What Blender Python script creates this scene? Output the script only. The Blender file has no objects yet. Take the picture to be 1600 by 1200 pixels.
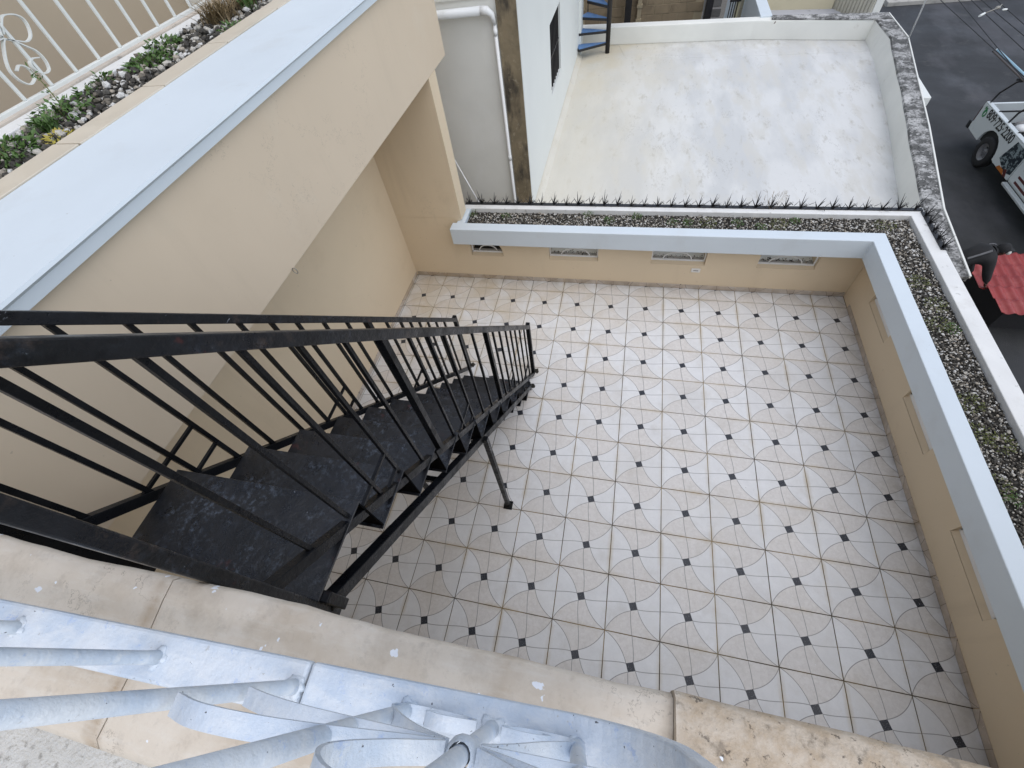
import bpy, bmesh, math, random
from mathutils import Vector, Matrix, Euler
random.seed(7)
SC = bpy.context.scene
COL = SC.collection

# ------------------------------------------------------------------ camera, light, exposure
cam_d = bpy.data.cameras.new('camera')
cam = bpy.data.objects.new('camera', cam_d); COL.objects.link(cam)
cam_d.sensor_fit = 'HORIZONTAL'; cam_d.sensor_width = 36.0
cam_d.lens = 36.0 * 673.512 / 1600.0
cam_d.clip_start = 0.02; cam_d.clip_end = 400
_R = [[0.9735979891, 0.1984384564, -0.1128234664],
      [0.0997357672, -0.8143775556, -0.5717009478],
      [-0.2053283524, 0.5453543582, -0.8126677622]]
_m = Matrix.Identity(4)
for _i in range(3):
    _m[_i][0] = _R[0][_i]; _m[_i][1] = -_R[1][_i]; _m[_i][2] = -_R[2][_i]
_m.translation = Vector((-0.67341, -1.80241, 4.26996))
cam.matrix_world = _m
SC.camera = cam

SUN_EL, SUN_AZ = math.radians(66), math.radians(128)      # azimuth clockwise from +Y
W = bpy.data.worlds.new('World'); SC.world = W; W.use_nodes = True
wn = W.node_tree.nodes; wl = W.node_tree.links; wn.clear()
sky = wn.new('ShaderNodeTexSky'); sky.sky_type = 'NISHITA'; sky.sun_disc = False
sky.sun_elevation = SUN_EL; sky.sun_rotation = SUN_AZ
sky.air_density = 1.0; sky.dust_density = 1.0; sky.ozone_density = 1.0
bg = wn.new('ShaderNodeBackground'); bg.inputs['Strength'].default_value = 0.15
wo = wn.new('ShaderNodeOutputWorld')
hsv = wn.new('ShaderNodeHueSaturation'); hsv.inputs['Saturation'].default_value = 0.66   # thin overcast
wl.new(sky.outputs[0], hsv.inputs['Color']); wl.new(hsv.outputs[0], bg.inputs[0]); wl.new(bg.outputs[0], wo.inputs[0])
sd = bpy.data.lights.new('sun', 'SUN'); sd.energy = 1.2; sd.angle = math.radians(95); sd.color = (1.0, 0.96, 0.90)
sun = bpy.data.objects.new('sun', sd); COL.objects.link(sun)
_d = Vector((math.sin(SUN_AZ) * math.cos(SUN_EL), math.cos(SUN_AZ) * math.cos(SUN_EL), math.sin(SUN_EL)))
sun.rotation_euler = _d.to_track_quat('Z', 'Y').to_euler(); sun.location = (0, 0, 30)
SC.view_settings.view_transform = 'Standard'; SC.view_settings.look = 'None'
SC.view_settings.exposure = 0.46; SC.view_settings.gamma = 1.0
SC.view_settings.use_curve_mapping = False

# ------------------------------------------------------------------ object helpers
def tag(o, label=None, cat=None, group=None, kind=None):
    if label: o['label'] = label
    if cat: o['category'] = cat
    if group: o['group'] = group
    if kind: o['kind'] = kind
    return o

def empty(name, loc=(0, 0, 0), rotz=0.0, label=None, cat=None, group=None):
    o = bpy.data.objects.new(name, None); COL.objects.link(o)
    o.location = loc; o.rotation_euler = (0, 0, rotz); o.empty_display_size = 0.1
    return tag(o, label, cat, group)

def link_mesh(name, me, parent=None, loc=None, rot=None):
    o = bpy.data.objects.new(name, me); COL.objects.link(o)
    if parent: o.parent = parent
    if loc: o.location = loc
    if rot: o.rotation_euler = rot
    return o

def copy_obj(o, parent=None):
    c = o.copy(); COL.objects.link(c); c.parent = parent
    return c

def copy_tree(o, parent=None):
    c = copy_obj(o, parent)
    for ch in list(o.children):
        copy_tree(ch, c)
    return c

class MB:
    """collects simple solids, links them as one mesh object"""
    def __init__(s):
        s.v = []; s.f = []; s.m = []; s.sm = []
    def add(s, vs, fs, mi=0, smooth=False):
        b = len(s.v); s.v += [tuple(v) for v in vs]
        for f in fs:
            s.f.append(tuple(b + i for i in f)); s.m.append(mi); s.sm.append(smooth)
    def box(s, x0, x1, y0, y1, z0, z1, mi=0):
        vs = [(x, y, z) for z in (z0, z1) for y in (y0, y1) for x in (x0, x1)]
        s.add(vs, [(0, 2, 3, 1), (4, 5, 7, 6), (0, 1, 5, 4), (2, 6, 7, 3), (0, 4, 6, 2), (1, 3, 7, 5)], mi); return s
    def hexa(s, b, t, mi=0):
        """b,t: four corners each, counter-clockwise from above"""
        s.add(list(b) + list(t), [(3, 2, 1, 0), (4, 5, 6, 7), (0, 1, 5, 4), (1, 2, 6, 5), (2, 3, 7, 6), (3, 0, 4, 7)], mi); return s
    def bar(s, p0, p1, w, h, up=(0, 0, 1), mi=0):
        p0, p1 = Vector(p0), Vector(p1); d = (p1 - p0).normalized(); up = Vector(up)
        a = d.cross(up)
        if a.length < 1e-4: a = d.cross(Vector((1, 0, 0)))
        a.normalize(); b = a.cross(d).normalized()
        a = a * w / 2; b = b * h / 2
        vs = [p0 - a - b, p0 + a - b, p0 + a + b, p0 - a + b, p1 - a - b, p1 + a - b, p1 + a + b, p1 - a + b]
        s.add(vs, [(3, 2, 1, 0), (4, 5, 6, 7), (0, 1, 5, 4), (1, 2, 6, 5), (2, 3, 7, 6), (3, 0, 4, 7)], mi); return s
    def tube(s, pts, r, n=8, mi=0, cap=True):
        pts = [Vector(p) for p in pts]; rs = r if isinstance(r, (list, tuple)) else [r] * len(pts)
        vs = []; fs = []; prev = None
        for i, p in enumerate(pts):
            d = (pts[min(i + 1, len(pts) - 1)] - pts[max(i - 1, 0)]).normalized()
            a = d.cross(Vector((0, 0, 1)) if prev is None else Vector((0, 0, 1)))
            if prev is not None:
                a = prev - d * prev.dot(d)
            if a.length < 1e-4: a = d.cross(Vector((1, 0, 0)))
            a.normalize(); prev = a; b = d.cross(a)
            for k in range(n):
                t = 2 * math.pi * k / n
                vs.append(p + (a * math.cos(t) + b * math.sin(t)) * rs[i])
        for i in range(len(pts) - 1):
            for k in range(n):
                k2 = (k + 1) % n
                fs.append((i * n + k, i * n + k2, (i + 1) * n + k2, (i + 1) * n + k))
        s.add(vs, fs, mi, True)
        if cap:
            b0 = len(s.v) - len(vs)
            s.f.append(tuple(b0 + k for k in reversed(range(n)))); s.m.append(mi); s.sm.append(False)
            s.f.append(tuple(b0 + (len(pts) - 1) * n + k for k in range(n))); s.m.append(mi); s.sm.append(False)
        return s
    def strip(s, pts, wdir, w, t, mi=0, smooth=True):
        """flat bar of width w (along wdir) and thickness t bent along pts"""
        pts = [Vector(p) for p in pts]; wd = Vector(wdir).normalized() * w / 2
        vs = []; fs = []
        for i, p in enumerate(pts):
            d = (pts[min(i + 1, len(pts) - 1)] - pts[max(i - 1, 0)]).normalized()
            nn = d.cross(wd).normalized() * t / 2
            vs += [p - wd - nn, p + wd - nn, p + wd + nn, p - wd + nn]
        for i in range(len(pts) - 1):
            for k in range(4):
                k2 = (k + 1) % 4
                fs.append((i * 4 + k, i * 4 + k2, i * 4 + 4 + k2, i * 4 + 4 + k))
        fs.append((3, 2, 1, 0)); e = 4 * (len(pts) - 1); fs.append((e, e + 1, e + 2, e + 3))
        s.add(vs, fs, mi, False); return s
    def lathe(s, prof, c=(0, 0, 0), n=20, axis='z', mi=0):
        vs = []; fs = []; c = Vector(c)
        for (r, z) in prof:
            for k in range(n):
                t = 2 * math.pi * k / n; x, y = r * math.cos(t), r * math.sin(t)
                q = {'z': (x, y, z), 'x': (z, x, y), 'y': (x, z, y)}[axis]
                vs.append(c + Vector(q))
        for i in range(len(prof) - 1):
            for k in range(n):
                k2 = (k + 1) % n
                fs.append((i * n + k, i * n + k2, (i + 1) * n + k2, (i + 1) * n + k))
        s.add(vs, fs, mi, True); return s
    def prism(s, poly, d, mi=0, smooth=False):
        """poly: list of 3-D points (planar), extruded by vector d"""
        d = Vector(d); n = len(poly); vs = [Vector(p) for p in poly] + [Vector(p) + d for p in poly]
        fs = [tuple(reversed(range(n))), tuple(range(n, 2 * n))] + [(i, (i + 1) % n, n + (i + 1) % n, n + i) for i in range(n)]
        s.add(vs, fs, mi); return s
    def mesh(s, name, mats, bevel=0.0, seg=2):
        me = bpy.data.meshes.new(name); me.from_pydata(s.v, [], s.f)
        if not isinstance(mats, (list, tuple)): mats = [mats]
        for m in mats: me.materials.append(m)
        me.polygons.foreach_set('material_index', s.m)
        me.polygons.foreach_set('use_smooth', s.sm)
        bm = bmesh.new(); bm.from_mesh(me)
        bmesh.ops.recalc_face_normals(bm, faces=bm.faces)
        if bevel > 0:
            es = [e for e in bm.edges if len(e.link_faces) == 2 and e.calc_face_angle(0) > 0.6]
            bmesh.ops.bevel(bm, geom=es, offset=bevel, segments=seg, profile=0.5, affect='EDGES', clamp_overlap=True)
        bm.to_mesh(me); bm.free(); me.update()
        return me
    def build(s, name, mats, parent=None, bevel=0.0, loc=None, rot=None, seg=2):
        return link_mesh(name, s.mesh(name, mats, bevel, seg), parent, loc, rot)

# ------------------------------------------------------------------ materials
class NT:
    def __init__(s, name):
        s.mat = bpy.data.materials.new(name); s.mat.use_nodes = True
        s.t = s.mat.node_tree; s.n = s.t.nodes; s.l = s.t.links
        s.bsdf = s.n['Principled BSDF']
    def node(s, typ, **kw):
        nd = s.n.new(typ)
        for k, v in kw.items(): setattr(nd, k, v)
        return nd
    def put(s, sock, val):
        if isinstance(val, bpy.types.NodeSocket): s.l.new(val, sock)
        else: sock.default_value = val
    def m(s, op, a, b=None, c=None, clamp=False):
        nd = s.node('ShaderNodeMath', operation=op); nd.use_clamp = clamp
        s.put(nd.inputs[0], a)
        if b is not None: s.put(nd.inputs[1], b)
        if c is not None: s.put(nd.inputs[2], c)
        return nd.outputs[0]
    def mix(s, fac, a, b, blend='MIX'):
        nd = s.node('ShaderNodeMix', data_type='RGBA', blend_type=blend)
        s.put(nd.inputs[0], fac)
        s.put(nd.inputs[6], a if isinstance(a, bpy.types.NodeSocket) else (*a, 1))
        s.put(nd.inputs[7], b if isinstance(b, bpy.types.NodeSocket) else (*b, 1))
        return nd.outputs[2]
    def pos(s): return s.node('ShaderNodeNewGeometry').outputs['Position']
    def obj(s): return s.node('ShaderNodeTexCoord').outputs['Object']
    def noise(s, vec, scale, detail=4, rough=0.55, stretch=None, off=None):
        if stretch or off:
            mp = s.node('ShaderNodeMapping'); s.l.new(vec, mp.inputs[0])
            if stretch: mp.inputs['Scale'].default_value = stretch
            if off: mp.inputs['Location'].default_value = off
            vec = mp.outputs[0]
        nd = s.node('ShaderNodeTexNoise'); s.l.new(vec, nd.inputs['Vector'])
        nd.inputs['Scale'].default_value = scale; nd.inputs['Detail'].default_value = detail
        nd.inputs['Roughness'].default_value = rough
        return nd.outputs['Fac']
    def ramp(s, fac, lo, hi, a=0.0, b=1.0):
        nd = s.node('ShaderNodeMapRange'); nd.clamp = True
        s.put(nd.inputs[0], fac)
        for i, v in enumerate((lo, hi, a, b)): nd.inputs[i + 1].default_value = v
        return nd.outputs[0]
    def bump(s, h, strength=0.2, dist=0.01):
        nd = s.node('ShaderNodeBump'); nd.inputs['Strength'].default_value = strength
        nd.inputs['Distance'].default_value = dist
        s.l.new(h, nd.inputs['Height']); s.l.new(nd.outputs[0], s.bsdf.inputs['Normal'])
    def done(s, color, rough=0.6, spec=None, metal=None):
        s.put(s.bsdf.inputs['Base Color'], color if isinstance(color, bpy.types.NodeSocket) else (*color, 1))
        s.put(s.bsdf.inputs['Roughness'], rough)
        if spec is not None: s.bsdf.inputs['Specular IOR Level'].default_value = spec
        if metal is not None: s.bsdf.inputs['Metallic'].default_value = metal
        return s.mat

def scl(c, k): return tuple(min(1.0, x * k) for x in c)

def paint(name, c, rough=0.6, var=0.07, vscale=1.3, bump=0.15, bscale=55, dist=0.004, layers=(), spec=None, fine=0.0):
    """plain paint with patchy tone, fine relief and optional dirt layers
       layer = (colour, scale, lo, hi, amount, stretch)"""
    t = NT(name); p = t.pos()
    f = t.ramp(t.noise(p, vscale, 5), 0.3, 0.7)
    col = t.mix(f, scl(c, 1 - var), scl(c, 1 + var))
    if fine:
        col = t.mix(t.ramp(t.noise(p, 160, 2), 0.35, 0.65, 0, fine), col, scl(c, 0.55))
    for i, (lc, sc, lo, hi, am, st) in enumerate(layers):
        n = t.noise(p, sc, 6, 0.62, st, (3.1 * i + 1.7, 2.3 * i, 0.7))
        col = t.mix(t.ramp(n, lo, hi, 0, am), col, lc)
    if name.startswith('beige'):
        iso = t.ramp(t.m('ABSOLUTE', t.m('SUBTRACT', t.noise(p, 1.1, 7, 0.7, None, (2, 5, 3)), 0.5)), 0.0, 0.0022, 0.5, 0.0)
        col = t.mix(t.m('MULTIPLY', iso, t.ramp(t.noise(p, 0.8, 2, 0.5, None, (7, 1, 2)), 0.56, 0.64)), col, scl(c, 0.45))
        col = t.mix(t.ramp(t.noise(p, 26, 3, 0.5, None, (3, 3, 9)), 0.735, 0.75, 0, 0.5), col, scl(c, 0.6))
    t.bump(t.noise(p, bscale, 5, 0.6), bump, dist)
    return t.done(col, rough, spec)

BEIGE = (0.71, 0.585, 0.415)
WHITE = (0.72, 0.74, 0.71)
M = {}
M['beige'] = paint('beige_wall_paint', BEIGE, 0.55, 0.035, 0.9, 0.10, 38, 0.003,
                   [((0.52, 0.40, 0.26), 2.2, 0.60, 0.85, 0.3, None), ((0.50, 0.40, 0.28), 3.2, 0.58, 0.74, 0.25, (1, 1, 0.12))])
M['beige_fascia'] = paint('beige_fascia_paint', (0.655, 0.545, 0.41), 0.5, 0.04, 0.8, 0.10, 30, 0.003,
                   [((0.50, 0.41, 0.29), 1.6, 0.60, 0.85, 0.3, None), ((0.52, 0.43, 0.32), 3.0, 0.56, 0.74, 0.28, (1, 1, 0.12)), ((0.70, 0.62, 0.50), 2.2, 0.58, 0.75, 0.3, None)])
M['white'] = paint('white_wall_paint', WHITE, 0.5, 0.025, 1.1, 0.08, 45, 0.003,
                   [((0.55, 0.55, 0.53), 5.0, 0.66, 0.85, 0.25, None)])
M['white_coping'] = paint('white_coping_paint', (0.62, 0.685, 0.73), 0.5, 0.03, 1.7, 0.10, 35, 0.004,
                   [((0.45, 0.45, 0.44), 9.0, 0.68, 0.82, 0.35, None), ((0.50, 0.52, 0.52), 2.4, 0.56, 0.78, 0.35, None), ((0.30, 0.29, 0.27), 34, 0.70, 0.74, 0.6, None)])
M['white_rim'] = paint('weathered_white_rim_paint', (0.74, 0.74, 0.72), 0.6, 0.06, 3.0, 0.18, 40, 0.004,
                   [((0.20, 0.19, 0.17), 14.0, 0.63, 0.75, 0.55, None), ((0.45, 0.42, 0.36), 3.5, 0.55, 0.8, 0.5, None)])
M['frame_white'] = paint('white_frame_paint', (0.80, 0.80, 0.79), 0.4, 0.03, 6, 0.05)
M['sill'] = paint('grey_sill_plaster', (0.42, 0.41, 0.39), 0.8, 0.1, 6, 0.2, 60)
M['grey_wall'] = paint('grey_wall_plaster', (0.76, 0.75, 0.69), 0.7, 0.05, 1.5, 0.15, 40, 0.004,
                   [((0.20, 0.19, 0.17), 6.0, 0.68, 0.74, 0.5, (1, 1, 0.35)), ((0.82, 0.81, 0.77), 3.0, 0.55, 0.75, 0.6, (1, 1, 0.5))])
M['raw_concrete'] = paint('raw_stained_concrete', (0.20, 0.16, 0.10), 0.9, 0.25, 4, 0.7, 22, 0.012,
                   [((0.035, 0.03, 0.025), 5.0, 0.50, 0.66, 0.9, (1, 1, 0.4)), ((0.36, 0.31, 0.22), 16, 0.58, 0.72, 0.6, None)])
def roof_mat():
    t = NT('worn_white_roof_coating'); p = t.pos()
    col = t.mix(t.ramp(t.noise(p, 0.9, 5), 0.3, 0.7), (0.615, 0.615, 0.595), (0.675, 0.675, 0.655))
    sx = t.node('ShaderNodeSeparateXYZ'); t.l.new(p, sx.inputs[0])
    lf = t.ramp(t.m('ADD', sx.outputs[0], t.m('MULTIPLY', t.noise(p, 0.8, 4), 1.6)), -0.8, 1.3, 1.0, 0.0)
    far = t.ramp(sx.outputs[1], 7.0, 10.5, 0.0, 0.8)
    patch = t.ramp(t.noise(p, 1.1, 5, 0.55, (1.5, 0.5, 1)), 0.44, 0.58, 0, 0.85)
    col = t.mix(patch, col, (0.535, 0.54, 0.53))
    col = t.mix(t.ramp(t.noise(p, 2.3, 5, 0.6, (1.6, 0.45, 1), (5, 2, 0)), 0.50, 0.62, 0, 0.7), col, (0.585, 0.57, 0.52))
    col = t.mix(t.ramp(t.noise(p, 5.0, 6, 0.7, (1.5, 0.5, 1), (7, 2, 0)), 0.57, 0.69, 0, 0.7), col, (0.43, 0.41, 0.355))
    edge = t.m('MAXIMUM', t.ramp(sx.outputs[1], 9.3, 10.3, 0.0, 1.0), t.ramp(t.m('SUBTRACT', sx.outputs[0], t.m('MULTIPLY', sx.outputs[1], 0.13)), 2.25, 2.75, 0.0, 1.0))
    col = t.mix(t.m('MULTIPLY', edge, t.ramp(t.noise(p, 2.6, 6, 0.68, None, (4, 4, 1)), 0.40, 0.62, 0, 0.75)), col, (0.47, 0.46, 0.42))
    crk = t.ramp(t.m('ABSOLUTE', t.m('SUBTRACT', t.noise(p, 1.6, 6, 0.7, (1, 0.35, 1), (1, 4, 0)), 0.5)), 0.0, 0.004, 0.65, 0.0)
    col = t.mix(t.m('MULTIPLY', crk, t.ramp(t.noise(p, 1.0, 2), 0.5, 0.6)), col, (0.25, 0.235, 0.20))
    col = t.mix(t.m('MULTIPLY', lf, 0.6), col, (0.64, 0.59, 0.47))
    col = t.mix(t.m('MULTIPLY', t.m('MULTIPLY', lf, far), t.ramp(t.noise(p, 1.8, 5), 0.35, 0.65)), col, (0.58, 0.50, 0.34))
    dots = t.ramp(t.noise(p, 11, 4, 0.6, None, (3, 3, 3)), 0.66, 0.70, 0, 0.85)
    col = t.mix(t.m('MULTIPLY', dots, t.m('MULTIPLY_ADD', t.m('MULTIPLY', lf, far), 1.0, 0.12)), col, (0.10, 0.09, 0.075))
    fine = t.ramp(t.noise(p, 34, 2, 0.5, None, (1, 9, 3)), 0.755, 0.77, 0, 0.8)
    col = t.mix(fine, col, (0.15, 0.14, 0.12))
    t.bump(t.m('ADD', t.noise(p, 3.5, 4), t.m('MULTIPLY', t.noise(p, 30, 4), 0.3)), 0.18, 0.012)
    return t.done(col, 0.6)
M['roof_white'] = roof_mat()
M['roof_parapet'] = paint('cream_white_parapet_paint', (0.76, 0.755, 0.70), 0.6, 0.05, 1.6, 0.12, 30, 0.004,
                   [((0.45, 0.42, 0.35), 6, 0.64, 0.78, 0.5, None)])
M['mould'] = paint('mouldy_concrete_coping', (0.40, 0.395, 0.38), 0.9, 0.25, 2.0, 0.3, 60, 0.006,
                   [((0.05, 0.05, 0.046), 6.0, 0.42, 0.55, 0.85, None), ((0.62, 0.61, 0.59), 19, 0.58, 0.64, 0.8, None),
                    ((0.025, 0.025, 0.024), 36, 0.54, 0.60, 0.85, None), ((0.60, 0.59, 0.57), 3.2, 0.60, 0.68, 0.7, None)])
def asphalt():
    t = NT('patched_asphalt'); p = t.pos()
    sx = t.node('ShaderNodeSeparateXYZ'); t.l.new(p, sx.inputs[0])
    unshaded = t.ramp(t.m('ADD', sx.outputs[1], t.m('MULTIPLY', t.noise(p, 0.35, 4), 8.0)), 12.0, 16.5)      # road darkened near the houses: building shade painted into the colour
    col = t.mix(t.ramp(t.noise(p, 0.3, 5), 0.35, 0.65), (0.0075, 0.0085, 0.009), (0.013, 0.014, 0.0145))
    col = t.mix(unshaded, col, (0.021, 0.0225, 0.025))
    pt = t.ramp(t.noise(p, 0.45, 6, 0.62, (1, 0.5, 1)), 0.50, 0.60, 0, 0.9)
    col = t.mix(t.m('MULTIPLY', pt, t.m('MULTIPLY_ADD', unshaded, 0.75, 0.2)), col, (0.060, 0.060, 0.066))
    col = t.mix(t.m('MULTIPLY', t.ramp(t.noise(p, 1.3, 6, 0.7), 0.58, 0.70, 0, 0.55), t.m('MULTIPLY_ADD', unshaded, 0.8, 0.2)), col, (0.085, 0.083, 0.08))
    col = t.mix(t.ramp(t.noise(p, 130, 2), 0.45, 0.7, 0, 0.4), col, (0.05, 0.05, 0.05))
    t.bump(t.noise(p, 70, 5, 0.6), 0.5, 0.006)
    return t.done(col, t.ramp(t.noise(p, 0.8, 4), 0.3, 0.7, 0.6, 0.9))
M['asphalt'] = asphalt()
M['ground'] = paint('bare_ground', (0.10, 0.09, 0.075), 0.95, 0.2, 0.5, 0.5, 20, 0.02)
M['pavement'] = paint('concrete_pavement', (0.42, 0.40, 0.36), 0.9, 0.12, 1.2, 0.3, 40, 0.006,
                   [((0.12, 0.12, 0.11), 2.0, 0.5, 0.66, 0.7, None)])
M['grout'] = paint('stained_grout', (0.26, 0.185, 0.085), 0.9, 0.35, 2.2, 0.3, 90, 0.002,
                   [((0.05, 0.04, 0.026), 2.6, 0.42, 0.55, 0.9, None), ((0.40, 0.33, 0.20), 1.2, 0.55, 0.7, 0.6, None)])
M['soil'] = paint('dark_planter_soil', (0.022, 0.020, 0.016), 1.0, 0.3, 9, 0.6, 60, 0.01)
M['plug'] = paint('white_plastic', (0.78, 0.76, 0.72), 0.35, 0.02, 9, 0.03)
M['plug_dark'] = paint('grey_print', (0.25, 0.24, 0.23), 0.5, 0.02, 9, 0.03)
M['blackplastic'] = paint('black_plastic', (0.018, 0.018, 0.02), 0.45, 0.1, 12, 0.1, 90)
M['pvc'] = paint('white_pvc_pipe', (0.78, 0.79, 0.78), 0.4, 0.03, 4, 0.05, 50, 0.002, [((0.4, 0.38, 0.33), 7, 0.62, 0.8, 0.4, None)])
M['blue_step'] = paint('worn_blue_paint', (0.10, 0.21, 0.42), 0.5, 0.15, 9, 0.2, 50, 0.003,
                   [((0.30, 0.36, 0.42), 12, 0.55, 0.7, 0.55, None), ((0.05, 0.06, 0.09), 7, 0.6, 0.75, 0.6, None)])
M['dark_iron'] = paint('dark_iron', (0.016, 0.015, 0.016), 0.5, 0.2, 20, 0.15, 120, 0.002)
M['block'] = paint('brown_concrete_block', (0.27, 0.21, 0.135), 0.95, 0.16, 3.0, 0.5, 60, 0.006,
                   [((0.10, 0.075, 0.05), 3.0, 0.52, 0.72, 0.7, None)])
M['mortar'] = paint('pale_mortar', (0.36, 0.30, 0.20), 0.95, 0.1, 6, 0.4, 60, 0.004)
M['mortar_edge'] = paint('pale_mortar_edge', (0.52, 0.46, 0.39), 0.9, 0.12, 6, 0.4, 60, 0.004, [((0.10, 0.09, 0.08), 9, 0.60, 0.72, 0.7, None)])
M['cream'] = paint('cream_house_paint', (0.62, 0.55, 0.38), 0.7, 0.06, 1, 0.1, 40)
M['lavender'] = paint('pale_grey_yard_floor', (0.47, 0.48, 0.52), 0.8, 0.06, 1.5, 0.1, 40, 0.004, [((0.2, 0.2, 0.22), 2.0, 0.64, 0.72, 0.6, None)])
M['cream_metal'] = paint('cream_fence_sheet', (0.50, 0.47, 0.38), 0.5, 0.06, 3, 0.05)
M['grey_step'] = paint('grey_concrete', (0.23, 0.225, 0.22), 0.9, 0.12, 4, 0.3, 50, 0.005)
M['speckle'] = paint('speckled_plaster', (0.42, 0.38, 0.29), 0.9, 0.08, 3, 0.3, 50, 0.005, [((0.1, 0.09, 0.07), 16, 0.62, 0.68, 0.8, None)])
M['yellow'] = paint('faded_yellow_paint', (0.60, 0.55, 0.36), 0.6, 0.08, 5, 0.1)
M['white_truck'] = paint('white_truck_paint', (0.62, 0.66, 0.66), 0.22, 0.03, 1.5, 0.0, 40, 0.001,
                   [((0.35, 0.34, 0.31), 3.5, 0.58, 0.8, 0.4, None)])
M['tyre'] = paint('tyre_rubber', (0.014, 0.014, 0.015), 0.8, 0.15, 14, 0.3, 80, 0.003)
M['rim'] = paint('grey_wheel_metal', (0.16, 0.16, 0.17), 0.35, 0.15, 12, 0.1, 50, 0.002)
M['truck_dark'] = paint('black_bed_liner', (0.012, 0.013, 0.014), 0.55, 0.2, 6, 0.2, 70, 0.003)
M['truck_glass'] = paint('dark_car_glass', (0.012, 0.016, 0.018), 0.06, 0.1, 2, 0.0)
M['orange'] = paint('orange_decal', (0.42, 0.13, 0.02), 0.4, 0.1, 8, 0.0)
M['maroon'] = paint('maroon_decal', (0.09, 0.02, 0.018), 0.4, 0.1, 8, 0.0)
M['sill_metal'] = paint('bright_sill_metal', (0.42, 0.45, 0.45), 0.3, 0.05, 5, 0.05)
M['green_mark'] = paint('green_decal', (0.02, 0.20, 0.06), 0.4, 0.05, 8, 0.0)
M['black_mark'] = paint('black_decal', (0.012, 0.012, 0.013), 0.4, 0.05, 8, 0.0)
M['taillight'] = paint('dark_red_lamp', (0.06, 0.006, 0.008), 0.2, 0.1, 8, 0.0)
M['pale_blue'] = paint('pale_blue_pipe', (0.34, 0.55, 0.66), 0.4, 0.06, 5, 0.05)
M['brown_pole'] = paint('brown_pole', (0.10, 0.08, 0.07), 0.6, 0.1, 5, 0.1)
M['red_roof'] = paint('red_roof_sheet', (0.27, 0.035, 0.032), 0.42, 0.12, 2.4, 0.08, 40, 0.003,
                   [((0.40, 0.12, 0.10), 3, 0.5, 0.72, 0.5, None)])
M['cloth_black'] = paint('black_cloth', (0.010, 0.010, 0.011), 0.85, 0.3, 12, 0.4, 60, 0.006)
M['cloth_grey'] = paint('grey_stripe_cloth', (0.12, 0.12, 0.125), 0.8, 0.2, 12, 0.3, 60, 0.004)
M['skin'] = paint('dark_brown_skin', (0.045, 0.024, 0.015), 0.5, 0.1, 12, 0.05)
M['mask'] = paint('white_face_mask', (0.55, 0.55, 0.52), 0.7, 0.05, 12, 0.1)
M['wire'] = paint('black_wire', (0.012, 0.012, 0.014), 0.6, 0.1, 5, 0.0)
M['white_cable'] = paint('white_cable', (0.55, 0.56, 0.56), 0.5, 0.05, 5, 0.0)
M['rust'] = paint('rusty_rebar', (0.12, 0.06, 0.035), 0.9, 0.2, 30, 0.3, 90, 0.002)
M['zinc'] = paint('zinc_hook', (0.30, 0.28, 0.24), 0.4, 0.1, 20, 0.1)

def white_iron():
    t = NT('brushed_white_iron_paint'); p = t.pos()
    col = t.mix(t.ramp(t.noise(p, 9, 5, 0.6), 0.38, 0.62), (0.53, 0.61, 0.71), (0.68, 0.72, 0.76))
    stroke = t.noise(p, 34, 6, 0.72, (0.35, 1.0, 1.0))
    col = t.mix(t.ramp(stroke, 0.52, 0.66, 0, 0.55), col, (0.74, 0.765, 0.785))
    col = t.mix(t.ramp(t.noise(p, 30, 6, 0.75, None, (8, 8, 8)), 0.60, 0.68, 0, 0.65), col, (0.36, 0.48, 0.72))
    col = t.mix(t.ramp(t.noise(p, 60, 5, 0.7, None, (2, 9, 4)), 0.66, 0.70, 0, 0.6), col, (0.42, 0.41, 0.38))
    col = t.mix(t.ramp(t.noise(p, 95, 3, 0.6, None, (5, 3, 1)), 0.70, 0.72, 0, 0.9), col, (0.05, 0.05, 0.06))
    h = t.m('ADD', t.m('MULTIPLY', stroke, 0.8), t.m('ADD', t.noise(p, 75, 5, 0.65), t.m('MULTIPLY', t.noise(p, 11, 3), 1.8)))
    t.bump(h, 0.55, 0.004)
    return t.done(col, t.ramp(t.noise(p, 15, 3), 0.3, 0.7, 0.32, 0.55))
M['white_iron'] = white_iron()

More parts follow.
